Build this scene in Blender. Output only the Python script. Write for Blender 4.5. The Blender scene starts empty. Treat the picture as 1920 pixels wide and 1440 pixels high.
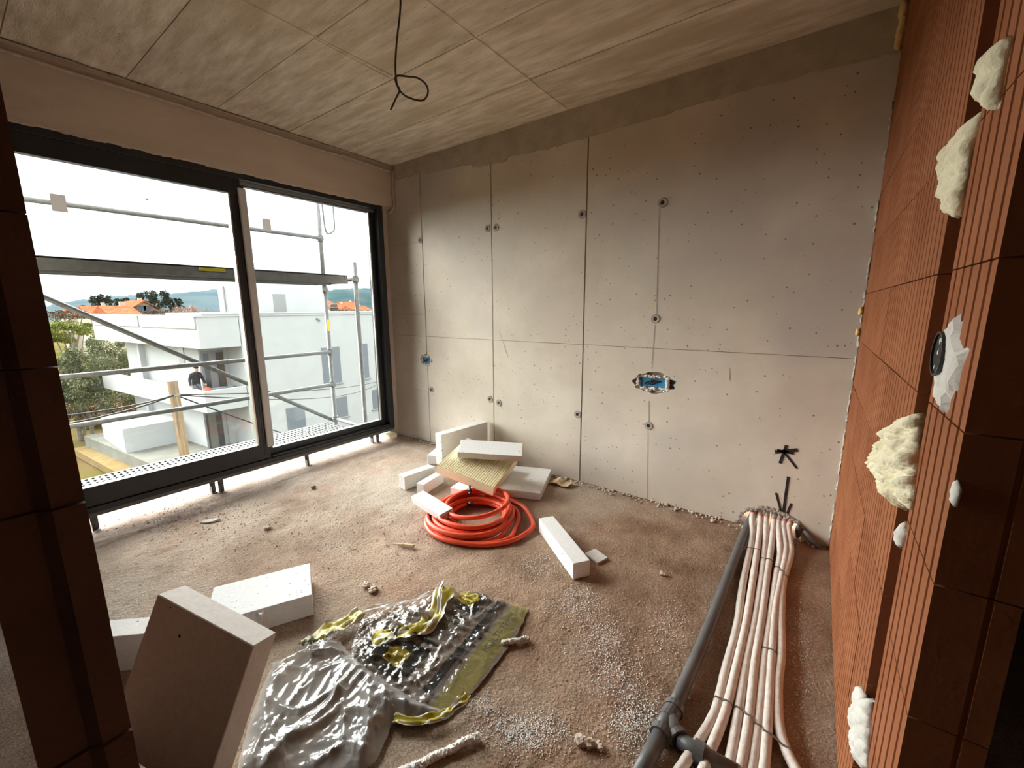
import bpy, bmesh, math, random
from mathutils import Vector, Matrix, Euler, noise
from mathutils.geometry import delaunay_2d_cdt, tessellate_polygon
random.seed(7)
D = bpy.data
SC = bpy.context.scene
COL = SC.collection
PI = math.pi

# ------------------------------------------------------------------ camera
F = 779.44                      # focal length in pixels of the 1920 wide frame
HC = 1.43
RW = [Vector((0.80774, 0.58951, -0.00492)).normalized(),
      Vector((0.10236, -0.14846, -0.98361)).normalized(),
      Vector((-0.58058, 0.794, -0.18026)).normalized()]
CAM = Vector((0, 0, HC))
cd = D.cameras.new('camera'); cd.sensor_width = 36; cd.lens = F / 1920 * 36; cd.clip_start = .02; cd.clip_end = 3000
cam = D.objects.new('camera', cd); COL.objects.link(cam)
r_, u_, b_ = RW[0], -RW[1], -RW[2]
cam.matrix_world = Matrix(((r_.x, u_.x, b_.x, 0), (r_.y, u_.y, b_.y, 0), (r_.z, u_.z, b_.z, HC), (0, 0, 0, 1)))
SC.camera = cam

# measured photograph points turned into places on known planes of the room
def ray(px, py):
    a, b = (px - 960) / F, (py - 720) / F
    return RW[0] * a + RW[1] * b + RW[2]
def onz(px, py, z=0.): d = ray(px, py); return CAM + d * ((z - HC) / d.z)
def onx(px, py, x): d = ray(px, py); return CAM + d * (x / d.x)
def ony(px, py, y): d = ray(px, py); return CAM + d * (y / d.y)
def onp(px, py, p, n): d = ray(px, py); return CAM + d * ((p - CAM).dot(n) / d.dot(n))

# ------------------------------------------------------------------ sky and exposure
W = D.worlds.new('sky'); SC.world = W; W.use_nodes = True
nt = W.node_tree; nt.nodes.clear()
tc = nt.nodes.new('ShaderNodeTexCoord'); sep = nt.nodes.new('ShaderNodeSeparateXYZ')
ramp = nt.nodes.new('ShaderNodeValToRGB'); bg = nt.nodes.new('ShaderNodeBackground'); ow = nt.nodes.new('ShaderNodeOutputWorld')
nz = nt.nodes.new('ShaderNodeTexNoise'); nz.inputs['Scale'].default_value = 2.2; nz.inputs['Detail'].default_value = 5
mx = nt.nodes.new('ShaderNodeMix'); mx.data_type = 'RGBA'; mx.blend_type = 'MULTIPLY'; mx.inputs[0].default_value = 1
cr2 = nt.nodes.new('ShaderNodeValToRGB')
nt.links.new(tc.outputs['Generated'], sep.inputs[0]); nt.links.new(sep.outputs['Z'], ramp.inputs[0])
nt.links.new(tc.outputs['Generated'], nz.inputs['Vector']); nt.links.new(nz.outputs['Fac'], cr2.inputs[0])
e = ramp.color_ramp.elements
# overcast: brightness rises from the horizon to the zenith as (1 + 2 sin h) / 3
e[0].position = 0.0; e[0].color = (.315, .345, .355, 1)
e[1].position = 1.0; e[1].color = (1.0, 1.0, .99, 1)
x = e.new(.5); x.color = (.655, .675, .675, 1)
e = cr2.color_ramp.elements
e[0].position = .3; e[0].color = (.94, .95, .96, 1); e[1].position = .7; e[1].color = (1.04, 1.04, 1.04, 1)
nt.links.new(ramp.outputs[0], mx.inputs[6]); nt.links.new(cr2.outputs[0], mx.inputs[7])
nt.links.new(mx.outputs[2], bg.inputs[0]); nt.links.new(bg.outputs[0], ow.inputs[0])
bg.inputs[1].default_value = 1.4
# soft sun added beyond the building opposite, to carry daylight deeper indoors
sd = D.lights.new('added_soft_sun', 'SUN'); sd.energy = 7.0; sd.angle = math.radians(75); sd.color = (1.0, .97, .93)
so_ = D.objects.new('added_soft_sun', sd); COL.objects.link(so_)
so_.rotation_euler = Vector((-math.cos(.12) * math.cos(.50), -math.sin(.12) * math.cos(.50), math.sin(.50))).to_track_quat('Z', 'Y').to_euler()
SC.view_settings.view_transform = 'Standard'; SC.view_settings.look = 'None'
SC.view_settings.gamma = 1; SC.view_settings.use_curve_mapping = False
SC.view_settings.exposure = 2.2
try:
    SC.cycles.use_denoising = True; SC.cycles.max_bounces = 10; SC.cycles.diffuse_bounces = 7
    SC.cycles.transparent_max_bounces = 16; SC.cycles.caustics_reflective = False; SC.cycles.caustics_refractive = False
    SC.cycles.sample_clamp_indirect = 6
except Exception: pass

# ------------------------------------------------------------------ materials
MATS = {}
def mat(name, c1, c2=None, scale=4., detail=5., rough=.85, bump=0., bscale=60., metal=0., spec=.3, stretch=(1, 1, 1),
        speck=None, c3=None, s3=1., rnd=0., lo=.38, hi=.62, bdetail=6., pos=False):
    m = D.materials.new(name); m.use_nodes = True; n = m.node_tree; N = n.nodes.new; L = n.links.new
    p = n.nodes['Principled BSDF']
    p.inputs['Roughness'].default_value = rough; p.inputs['Metallic'].default_value = metal
    p.inputs['Specular IOR Level'].default_value = spec
    tcn = N('ShaderNodeTexCoord'); mp = N('ShaderNodeMapping'); mp.inputs['Scale'].default_value = stretch
    if pos:
        g = N('ShaderNodeNewGeometry'); L(g.outputs['Position'], mp.inputs['Vector'])
    else:
        L(tcn.outputs['Object'], mp.inputs['Vector'])
    col = None
    def rgb(c): return (*c, 1)
    if c2 is not None:
        t = N('ShaderNodeTexNoise'); t.inputs['Scale'].default_value = scale; t.inputs['Detail'].default_value = detail
        t.inputs['Roughness'].default_value = .6
        L(mp.outputs[0], t.inputs['Vector'])
        r = N('ShaderNodeValToRGB'); r.color_ramp.elements[0].position = lo; r.color_ramp.elements[1].position = hi
        r.color_ramp.elements[0].color = rgb(c1); r.color_ramp.elements[1].color = rgb(c2)
        L(t.outputs['Fac'], r.inputs[0]); col = r.outputs[0]
        if c3 is not None:
            t2 = N('ShaderNodeTexNoise'); t2.inputs['Scale'].default_value = s3; t2.inputs['Detail'].default_value = 4
            L(mp.outputs[0], t2.inputs['Vector'])
            r2 = N('ShaderNodeValToRGB'); r2.color_ramp.elements[0].position = .5; r2.color_ramp.elements[1].position = .68
            L(t2.outputs['Fac'], r2.inputs[0])
            x = N('ShaderNodeMix'); x.data_type = 'RGBA'; L(r2.outputs[0], x.inputs[0]); L(col, x.inputs[6]); x.inputs[7].default_value = rgb(c3)
            col = x.outputs[2]
    if speck:
        sc_, ss, th = speck
        v = N('ShaderNodeTexVoronoi'); v.inputs['Scale'].default_value = ss; L(mp.outputs[0], v.inputs['Vector'])
        # only some of the cells hold a pore
        sp = N('ShaderNodeSeparateColor'); L(v.outputs['Color'], sp.inputs[0])
        a = N('ShaderNodeMath'); a.operation = 'LESS_THAN'; L(v.outputs['Distance'], a.inputs[0])
        b = N('ShaderNodeMath'); b.operation = 'MULTIPLY'; L(sp.outputs[0], b.inputs[0]); b.inputs[1].default_value = th
        b2 = N('ShaderNodeMath'); b2.operation = 'SUBTRACT'; L(b.outputs[0], b2.inputs[0]); b2.inputs[1].default_value = th * .5
        L(b2.outputs[0], a.inputs[1])
        x = N('ShaderNodeMix'); x.data_type = 'RGBA'; L(a.outputs[0], x.inputs[0])
        if col is None: x.inputs[6].default_value = rgb(c1)
        else: L(col, x.inputs[6])
        x.inputs[7].default_value = rgb(sc_); col = x.outputs[2]
    if rnd:
        oi = N('ShaderNodeObjectInfo'); h = N('ShaderNodeHueSaturation')
        mr = N('ShaderNodeMapRange'); mr.inputs[3].default_value = 1 - rnd; mr.inputs[4].default_value = 1 + rnd
        L(oi.outputs['Random'], mr.inputs[0]); L(mr.outputs[0], h.inputs['Value'])
        if col is None: h.inputs['Color'].default_value = rgb(c1)
        else: L(col, h.inputs['Color'])
        col = h.outputs[0]
    if col is None: p.inputs['Base Color'].default_value = rgb(c1)
    else: L(col, p.inputs['Base Color'])
    if bump:
        t = N('ShaderNodeTexNoise'); t.inputs['Scale'].default_value = bscale; t.inputs['Detail'].default_value = bdetail
        L(mp.outputs[0], t.inputs['Vector'])
        b = N('ShaderNodeBump'); b.inputs['Strength'].default_value = bump; b.inputs['Distance'].default_value = .01
        L(t.outputs['Fac'], b.inputs['Height']); L(b.outputs[0], p.inputs['Normal'])
    MATS[name] = m
    return m

M_wall = mat('cast_concrete', (.60, .535, .45), (.70, .635, .545), 1.6, 7, .9, .12, 90, speck=((.24, .205, .17), 30., .38), c3=(.55, .505, .455), s3=1.1, pos=True)
M_wall2 = mat('lintel_concrete', (.58, .49, .41), (.66, .57, .48), 2.5, 6, .9, .15, 70, stretch=(1, .5, 1.6), speck=((.2, .16, .13), 22., .3), pos=True)
M_ceil = mat('board_marked_concrete', (.50, .415, .30), (.93, .865, .745), 4.2, 15, .9, .45, 40, stretch=(.8, 4.2, 1), lo=.26, hi=.68, c3=(.60, .515, .38), s3=1.3, rnd=.05, pos=True, speck=((.2, .16, .11), 20., .25))
M_mortar = mat('grey_mortar', (.43, .38, .295), (.52, .46, .36), 9, 5, .95, .3, 60, pos=True)
M_joint = mat('dark_joint', (.34, .30, .26), (.43, .385, .34), 12, 4, .95, .2, 60, pos=True)
M_floor = mat('dusty_screed', (.20, .118, .073), (.385, .265, .185), 3.2, 12, .95, .7, 70, c3=(.43, .36, .29), s3=.9, pos=True, bdetail=9, lo=.33, hi=.66)
def dust(m):
    """pale dust lies thicker on the window half of the slab than on the trodden brown half"""
    n = m.node_tree; N = n.nodes.new; L = n.links.new; p = n.nodes['Principled BSDF']; src = p.inputs['Base Color'].links[0].from_socket
    g = N('ShaderNodeNewGeometry'); s = N('ShaderNodeSeparateXYZ'); L(g.outputs['Position'], s.inputs[0])
    t = N('ShaderNodeTexNoise'); t.inputs['Scale'].default_value = 1.6; t.inputs['Detail'].default_value = 8; L(g.outputs['Position'], t.inputs['Vector'])
    a = N('ShaderNodeMapRange'); a.inputs[1].default_value = -1.2; a.inputs[2].default_value = -3.4; a.inputs[3].default_value = 0; a.inputs[4].default_value = .55; L(s.outputs[0], a.inputs[0])
    r = N('ShaderNodeMapRange'); r.inputs[1].default_value = .35; r.inputs[2].default_value = .62; r.inputs[3].default_value = .45; r.inputs[4].default_value = 1.3; L(t.outputs['Fac'], r.inputs[0])
    k = N('ShaderNodeMath'); k.operation = 'MULTIPLY'; k.use_clamp = True; L(a.outputs[0], k.inputs[0]); L(r.outputs[0], k.inputs[1])
    x = N('ShaderNodeMix'); x.data_type = 'RGBA'; L(k.outputs[0], x.inputs[0]); L(src, x.inputs[6]); x.inputs[7].default_value = (.52, .445, .37, 1)
    # brick-red smears of clay dust
    t3 = N('ShaderNodeTexNoise'); t3.inputs['Scale'].default_value = 2.7; t3.inputs['Detail'].default_value = 9; t3.inputs['Roughness'].default_value = .7; L(g.outputs['Position'], t3.inputs['Vector'])
    r3 = N('ShaderNodeMapRange'); r3.inputs[1].default_value = .54; r3.inputs[2].default_value = .70; r3.inputs[3].default_value = 0; r3.inputs[4].default_value = .5; L(t3.outputs['Fac'], r3.inputs[0])
    y = N('ShaderNodeMix'); y.data_type = 'RGBA'; L(r3.outputs[0], y.inputs[0]); L(x.outputs[2], y.inputs[6]); y.inputs[7].default_value = (.34, .165, .10, 1); x = y
    # fine mineral speckle
    v = N('ShaderNodeTexNoise'); v.inputs['Scale'].default_value = 190; v.inputs['Detail'].default_value = 2; L(g.outputs['Position'], v.inputs['Vector'])
    h = N('ShaderNodeMapRange'); h.inputs[1].default_value = .3; h.inputs[2].default_value = .7; h.inputs[3].default_value = .6; h.inputs[4].default_value = 1.38; L(v.outputs['Fac'], h.inputs[0])
    hs = N('ShaderNodeHueSaturation'); L(x.outputs[2], hs.inputs['Color']); L(h.outputs[0], hs.inputs['Value']); L(hs.outputs[0], p.inputs['Base Color'])
dust(M_floor)
M_rub = mat('screed_crumbs', (.50, .40, .32), (.64, .54, .46), 20, 4, .95, .5, 90, pos=True)
M_brick = mat('red_clay', (.275, .098, .043), (.32, .122, .058), 5, 5, .85, .18, 90, rnd=.05, c3=(.245, .082, .034), s3=3, spec=.15)
M_bshade = mat('shade_darkened_block', (.105, .056, .038), (.135, .072, .049), 5, 5, .85, .2, 90)  # clay blocks toned down; the shade on the doorway end is in the colour
M_corr = mat('dark_bounce_absorber', (.10, .06, .04), (.14, .085, .055), 3, 5, .9)  # unseen walls coloured dark to cut bounced light; the finish is made up
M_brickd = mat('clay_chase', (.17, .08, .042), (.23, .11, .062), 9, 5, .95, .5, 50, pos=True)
M_foam = mat('expanding_foam', (.80, .72, .50), (.86, .79, .58), 16, 4, .7, .5, 90)
M_foamo = mat('aged_foam', (.70, .42, .16), (.80, .58, .28), 16, 4, .7, .7, 60)
M_plas = mat('white_plaster', (.60, .575, .53), (.70, .675, .63), 12, 4, .9, .5, 50)
M_eps = mat('white_polystyrene', (.74, .735, .73), (.79, .785, .78), 60, 3, .85, .25, 160, speck=((.18, .17, .16), 26., .30))
M_eps2 = mat('pearly_polystyrene', (.78, .79, .80), (.72, .735, .75), 90, 2, .85, .3, 180, speck=((.30, .31, .32), 60., .42))
M_xps = mat('yellow_foam_board', (.92, .86, .60), (.94, .89, .66), 30, 3, .8, .1, 120)
M_frame = mat('anthracite_aluminium', (.016, .019, .024), (.021, .025, .031), 8, 3, .42, .02, 200, spec=.5)
M_gask = mat('black_gasket_and_shade', (.01, .01, .01), rough=.6)
M_film0 = mat('beige_protective_tape', (.60, .61, .62), (.65, .66, .66), 6, 3, .5, .05, 60)
M_alu = mat('mill_aluminium', (.55, .55, .55), rough=.35, metal=.9)
M_steel = mat('galvanised_steel', (.12, .125, .125), (.17, .175, .175), 22, 4, .55, .05, 80, metal=.2)
M_steelg = mat('toned_down_grating', (.06, .063, .062), (.085, .088, .086), 14, 4, .6, .05, 80, metal=.2)  # lower deck darkened in colour to offset the sun falling on it
M_steeld = mat('dull_galvanised_deck', (.14, .145, .14), (.18, .185, .18), 14, 4, .6, .05, 80, metal=.2)
M_yel = mat('yellow_sticker', (.62, .50, .05), rough=.5)
M_dark = mat('black_ink_and_shade', (.02, .02, .022), rough=.6)
M_orange = mat('orange_plastic', (.74, .075, .028), (.82, .10, .04), 10, 3, .42, .04, 120, spec=.45)
M_blackp = mat('black_plastic', (.015, .015, .016), rough=.4, spec=.5)
M_pipe = mat('grey_pvc', (.095, .095, .10), (.125, .122, .122), 9, 5, .45, .05, 80, spec=.45)
M_ins = mat('pale_pipe_wrap', (.70, .62, .57), (.80, .73, .68), 30, 4, .6, .35, 70, rnd=.05, stretch=(1, 1, 1))
M_insp = mat('pink_wrap_end', (.66, .30, .22), (.74, .40, .32), 30, 4, .7, .2, 70)
M_tie = mat('grey_cable_tie', (.16, .145, .135), rough=.5)
M_wire = mat('brown_grey_cable', (.10, .075, .06), rough=.5)
M_cable = mat('plaster_smeared_cable', (.46, .40, .33), (.58, .52, .45), 20, 4, .8, .3, 80)
M_blue = mat('blue_back_box', (.05, .235, .43), (.07, .28, .50), 20, 2, .4)
M_wood = mat('weathered_wood', (.20, .13, .07), (.30, .21, .12), 3, 6, .8, .3, 30, stretch=(9, 9, .7))
M_chipw = mat('pale_wood_chip', (.50, .36, .22), (.62, .48, .32), 30, 4, .85, .3, 60)
M_stone = mat('grey_mortar_chip', (.50, .46, .42), (.62, .58, .54), 30, 4, .9, .4, 60)
M_white = mat('white_render', (.38, .385, .38), (.40, .405, .40), 1.2, 5, .9, .05, 60, spec=0)
M_whiteb = mat('white_render_cool', (.56, .575, .59), (.585, .60, .61), 1.2, 5, .9, .05, 60)
M_cap = mat('pale_metal_coping', (.27, .28, .28), rough=.5)
M_shut = mat('grey_roller_shutter', (.145, .16, .18), rough=.6)
M_win = mat('dark_window_glass', (.05, .055, .06), rough=.12, spec=.6)
M_wing = mat('grey_reveal', (.22, .215, .21), rough=.4)
M_terr = mat('pale_concrete_terrace', (.15, .145, .125), (.18, .175, .155), 1.5, 5, .9, spec=0)
M_yst = mat('ochre_kerb', (.16, .11, .05), (.19, .14, .07), 3, 5, .9, spec=0)
M_ground = mat('winter_grass', (.06, .055, .02), (.12, .075, .035), .35, 8, .95, .5, 6, spec=0, c3=(.045, .065, .015), s3=.12, pos=True)
M_leaf1 = mat('olive_leaves', (.105, .115, .062), (.19, .20, .12), 3, 3, .8, rnd=.15, spec=.1)
M_leaf2 = mat('spring_green_leaves', (.11, .135, .03), (.20, .21, .06), 3, 3, .8, spec=.1)
M_leaf3 = mat('rust_leaves', (.10, .05, .018), (.15, .09, .033), 3, 3, .8)
M_pine = mat('dark_pine', (.018, .028, .022), (.033, .045, .032), 3, 3, .8)
M_bark = mat('grey_bark', (.14, .115, .09), (.22, .19, .16), 6, 4, .9)
M_barkr = mat('reddish_twigs', (.20, .14, .12), (.28, .2, .17), 6, 4, .9)
M_hill = mat('hazy_wooded_hill', (.042, .062, .072), (.06, .08, .088), .02, 8, 1., spec=0, pos=True)  # bluish distance haze is put into the colour of both hills
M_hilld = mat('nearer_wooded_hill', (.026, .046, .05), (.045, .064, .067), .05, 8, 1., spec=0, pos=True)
M_roof = mat('terracotta_roof', (.20, .055, .028), (.26, .095, .05), 1.5, 4, .85, spec=0)
M_hwall = mat('cream_house_wall', (.36, .31, .23), (.40, .35, .27), 1, 4, .9, spec=0)
M_scrub = mat('brown_scrub', (.085, .06, .045), (.13, .10, .07), 1.5, 5, .95)
M_jack = mat('charcoal_jacket', (.016, .017, .021), (.028, .029, .034), 12, 3, .8)
M_skin = mat('skin', (.50, .30, .22), rough=.6)
M_jean = mat('grey_work_trousers', (.10, .11, .13), (.2, .2, .21), 14, 3, .85)
M_hair = mat('black_cap', (.01, .01, .012), rough=.7)
M_red = mat('red_plastic', (.52, .09, .06), rough=.5)
M_bead = mat('polystyrene_beads', (.88, .86, .84), rough=.9, spec=0)

def film_mat(name, tint, white, spec_r=.14):
    """thin clear plastic: see-through, a little milky, glossy"""
    m = D.materials.new(name); m.use_nodes = True; n = m.node_tree; n.nodes.clear(); N = n.nodes.new; L = n.links.new
    o = N('ShaderNodeOutputMaterial'); tr = N('ShaderNodeBsdfTransparent'); tr.inputs[0].default_value = (*tint, 1)
    di = N('ShaderNodeBsdfDiffuse'); di.inputs[0].default_value = (.80, .79, .78, 1); gl = N('ShaderNodeBsdfGlossy'); gl.inputs['Roughness'].default_value = spec_r
    lw = N('ShaderNodeFresnel'); lw.inputs[0].default_value = 1.7
    a = N('ShaderNodeMixShader'); a.inputs[0].default_value = white; L(tr.outputs[0], a.inputs[1]); L(di.outputs[0], a.inputs[2])
    b = N('ShaderNodeMixShader'); L(lw.outputs[0], b.inputs[0]); L(a.outputs[0], b.inputs[1]); L(gl.outputs[0], b.inputs[2])
    L(b.outputs[0], o.inputs[0]); MATS[name] = m
    return m
M_clear = film_mat('clear_plastic_film', (.93, .92, .91), .32)
def pane_mat():
    m = D.materials.new('window_glass'); m.use_nodes = True; n = m.node_tree; n.nodes.clear(); N = n.nodes.new; L = n.links.new
    o = N('ShaderNodeOutputMaterial'); tr = N('ShaderNodeBsdfTransparent'); tr.inputs[0].default_value = (.93, .955, .945, 1)
    gl = N('ShaderNodeBsdfGlossy'); gl.inputs['Roughness'].default_value = .0; gl.inputs[0].default_value = (1, 1, 1, 1)
    f = N('ShaderNodeFresnel'); f.inputs[0].default_value = 1.3
    b = N('ShaderNodeMixShader'); L(f.outputs[0], b.inputs[0]); L(tr.outputs[0], b.inputs[1]); L(gl.outputs[0], b.inputs[2]); L(b.outputs[0], o.inputs[0])
    return m
M_glass = pane_mat()
def paper_mat():
    m = D.materials.new('translucent_grey_paper'); m.use_nodes = True; n = m.node_tree; n.nodes.clear(); N = n.nodes.new; L = n.links.new
    o = N('ShaderNodeOutputMaterial'); d = N('ShaderNodeBsdfDiffuse'); d.inputs[0].default_value = (.45, .42, .40, 1); t = N('ShaderNodeBsdfTranslucent'); t.inputs[0].default_value = (.20, .19, .185, 1)
    a = N('ShaderNodeAddShader'); L(d.outputs[0], a.inputs[0]); L(t.outputs[0], a.inputs[1]); L(a.outputs[0], o.inputs[0]); return m
M_paper = paper_mat()
def print_mat():
    """printed packaging film: clear, with yellow and black printed bands (UV: u along the hem, v away from it, metres)"""
    m = D.materials.new('printed_plastic_film'); m.use_nodes = True; n = m.node_tree; n.nodes.clear(); N = n.nodes.new; L = n.links.new
    o = N('ShaderNodeOutputMaterial'); uv = N('ShaderNodeUVMap'); sp = N('ShaderNodeSeparateXYZ'); L(uv.outputs[0], sp.inputs[0])
    def math_(op, a, b):
        k = N('ShaderNodeMath'); k.operation = op
        for i, v in enumerate((a, b)):
            if isinstance(v, (int, float)): k.inputs[i].default_value = v
            else: L(v, k.inputs[i])
        return k.outputs[0]
    def band(s, lo, hi): return math_('MULTIPLY', math_('GREATER_THAN', s, lo), math_('LESS_THAN', s, hi))
    def rect(u0, u1, v0, v1): return math_('MULTIPLY', band(sp.outputs[0], u0, u1), band(sp.outputs[1], v0, v1))
    base = N('ShaderNodeRGB'); base.outputs[0].default_value = (.62, .55, .50, 1); col = base.outputs[0]; al = None
    fac = N('ShaderNodeValue'); fac.outputs[0].default_value = .22; al = fac.outputs[0]
    for (rc, c, a) in ((rect(-1, 2, -.02, .075), (.50, .43, .16), .33), (rect(.05, .62, .108, .145), (.045, .05, .055), .45),
                       (rect(.46, .60, .19, .40), (.04, .045, .05), .48), (rect(.02, .20, .23, .50), (.04, .045, .05), .48),
                       (rect(.50, .57, .23, .34), (.55, .44, .06), .55), (rect(.07, .15, .29, .38), (.55, .44, .06), .5),
                       (rect(.40, .425, .20, .40), (.06, .065, .07), .45), (rect(.365, .385, .20, .34), (.10, .12, .10), .35),
                       (rect(.225, .24, .22, .40), (.05, .05, .05), .5), (rect(.61, .625, .18, .46), (.06, .06, .06), .4)):
        x = N('ShaderNodeMix'); x.data_type = 'RGBA'; L(rc, x.inputs[0]); L(col, x.inputs[6]); x.inputs[7].default_value = (*c, 1); col = x.outputs[2]
        y = N('ShaderNodeMix'); y.data_type = 'FLOAT'; L(rc, y.inputs[0]); L(al, y.inputs[2]); y.inputs[3].default_value = a; al = y.outputs[0]
    tr = N('ShaderNodeBsdfTransparent'); tr.inputs[0].default_value = (.95, .94, .92, 1)
    di = N('ShaderNodeBsdfDiffuse'); L(col, di.inputs[0]); gl = N('ShaderNodeBsdfGlossy'); gl.inputs['Roughness'].default_value = .13
    a = N('ShaderNodeMixShader'); L(al, a.inputs[0]); L(tr.outputs[0], a.inputs[1]); L(di.outputs[0], a.inputs[2])
    f = N('ShaderNodeFresnel'); f.inputs[0].default_value = 1.65
    b = N('ShaderNodeMixShader'); L(f.outputs[0], b.inputs[0]); L(a.outputs[0], b.inputs[1]); L(gl.outputs[0], b.inputs[2])
    nt_ = N('ShaderNodeTexNoise'); nt_.inputs['Scale'].default_value = 15; nt_.inputs['Detail'].default_value = 3; nt_.inputs['Distortion'].default_value = 1.2
    bu = N('ShaderNodeBump'); bu.inputs['Strength'].default_value = .4; bu.inputs['Distance'].default_value = .02
    mp = N('ShaderNodeMapping'); mp.inputs['Scale'].default_value = (1.0, 1.0, 1); mp.inputs['Rotation'].default_value = (0, 0, .5)
    L(uv.outputs[0], mp.inputs[0]); L(mp.outputs[0], nt_.inputs['Vector']); L(nt_.outputs['Fac'], bu.inputs['Height'])
    L(bu.outputs[0], gl.inputs['Normal'])
    L(b.outputs[0], o.inputs[0])
    return m
M_print = print_mat()
M_wrapY = mat('yellow_printed_film', (.46, .39, .045), (.60, .53, .10), 12, 3, .32, .1, 60, spec=.5, c3=(.09, .08, .03), s3=11)
M_wrapW = mat('milky_film_back', (.68, .66, .62), (.74, .72, .69), 12, 3, .3, .1, 60, spec=.5)

# ------------------------------------------------------------------ builders
def obj(name, me, m=None, parent=None, loc=None, smooth=False):
    if isinstance(me, bmesh.types.BMesh):
        bmesh.ops.recalc_face_normals(me, faces=me.faces[:]) if me.faces else None
        q = D.meshes.new(name); me.to_mesh(q); me.free(); me = q
    if m and not me.materials: me.materials.append(m)
    if smooth:
        for p in me.polygons: p.use_smooth = True
    o = D.objects.new(name, me); COL.objects.link(o)
    if parent: o.parent = parent
    if loc is not None: o.location = loc
    return o
def empty(name, loc=(0, 0, 0)):
    o = D.objects.new(name, None); o.empty_display_size = .05; COL.objects.link(o); o.location = loc; return o
def tag(o, label, cat, group=None, kind=None):
    o['label'] = label; o['category'] = cat
    if group: o['group'] = group
    if kind: o['kind'] = kind
    return o
def struct(o, label=None):
    o['kind'] = 'structure'
    if label: o['label'] = label
    return o
def copy_tree(o, parent=None):
    c = o.copy(); COL.objects.link(c)
    if parent: c.parent = parent; c.matrix_parent_inverse = o.matrix_parent_inverse
    for ch in list(o.children): copy_tree(ch, c)
    return c
def box(bm, a, b, mi=0):
    (x0, y0, z0), (x1, y1, z1) = a, b
    v = [bm.verts.new(p) for p in ((x0, y0, z0), (x1, y0, z0), (x1, y1, z0), (x0, y1, z0), (x0, y0, z1), (x1, y0, z1), (x1, y1, z1), (x0, y1, z1))]
    for f in ((3, 2, 1, 0), (4, 5, 6, 7), (0, 1, 5, 4), (1, 2, 6, 5), (2, 3, 7, 6), (3, 0, 4, 7)):
        bm.faces.new([v[i] for i in f]).material_index = mi
    return v
def B(a, b, bev=0.):
    bm = bmesh.new(); box(bm, [min(p, q) for p, q in zip(a, b)], [max(p, q) for p, q in zip(a, b)])
    if bev: bmesh.ops.bevel(bm, geom=bm.edges[:], offset=bev, segments=1, affect='EDGES')
    return bm
def prism(bm, pts, z0, z1, f=lambda x, y, z: (x, y, z)):
    lo = [bm.verts.new(f(p[0], p[1], z0)) for p in pts]; hi = [bm.verts.new(f(p[0], p[1], z1)) for p in pts]
    n = len(pts); bm.faces.new(lo[::-1]); bm.faces.new(hi)
    for i in range(n): bm.faces.new((lo[i], lo[(i + 1) % n], hi[(i + 1) % n], hi[i]))
def smoothpath(pts, n=6):
    P = [Vector(p) for p in pts]; out = []
    if len(P) < 3: return P
    for i in range(len(P) - 1):
        p0, p1, p2, p3 = P[max(i - 1, 0)], P[i], P[i + 1], P[min(i + 2, len(P) - 1)]
        for k in range(n):
            t = k / n
            out.append(.5 * ((2 * p1) + (p2 - p0) * t + (2 * p0 - 5 * p1 + 4 * p2 - p3) * t * t + (3 * p1 - p0 - 3 * p2 + p3) * t ** 3))
    out.append(P[-1]); return out
def tube(bm, pts, r, seg=8, cap=True):
    P = [Vector(p) for p in pts]; rings = []
    up = Vector((0, 0, 1)); prev = None
    for i, p in enumerate(P):
        t = (P[min(i + 1, len(P) - 1)] - P[max(i - 1, 0)])
        if t.length < 1e-9: t = Vector((0, 0, 1))
        t.normalize()
        if prev is None:
            a = t.cross(up); a = t.cross(Vector((1, 0, 0))) if a.length < .05 else a
        else: a = prev - t * prev.dot(t)
        a.normalize(); prev = a; b = t.cross(a)
        rr = r[i] if isinstance(r, (list, tuple)) else r
        rings.append([bm.verts.new(p + (a * math.cos(2 * PI * k / seg) + b * math.sin(2 * PI * k / seg)) * rr) for k in range(seg)])
    for i in range(len(rings) - 1):
        for k in range(seg):
            bm.faces.new((rings[i][k], rings[i][(k + 1) % seg], rings[i + 1][(k + 1) % seg], rings[i + 1][k]))
    if cap: bm.faces.new(rings[0][::-1]); bm.faces.new(rings[-1])
def T(pts, r, seg=8, sm=0):
    bm = bmesh.new(); tube(bm, smoothpath(pts, sm) if sm else pts, r, seg); return bm
def resample(poly, step, jag=0.):
    out = []; n = len(poly)
    for i in range(n):
        a, b = Vector(poly[i][:2]), Vector(poly[(i + 1) % n][:2]); k = max(1, int((b - a).length / step))
        for j in range(k):
            p = a.lerp(b, j / k)
            if jag: p += Vector((noise.noise(Vector((p.x * 37, p.y * 37, 1))), noise.noise(Vector((p.x * 37, p.y * 37, 9))))) * jag
            out.append(p)
    return out
def inside(p, poly):
    c = False; n = len(poly)
    for i in range(n):
        a, b = poly[i], poly[i - 1]
        if (a[1] > p[1]) != (b[1] > p[1]) and p[0] < (b[0] - a[0]) * (p[1] - a[1]) / (b[1] - a[1]) + a[0]: c = not c
    return c
def edist(p, poly):
    m = 9; n = len(poly); p = Vector(p)
    for i in range(n):
        a, b = Vector(poly[i]), Vector(poly[i - 1]); ab = b - a
        t = max(0, min(1, (p - a).dot(ab) / max(ab.length_squared, 1e-12))); m = min(m, (p - a - ab * t).length)
    return m
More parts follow.
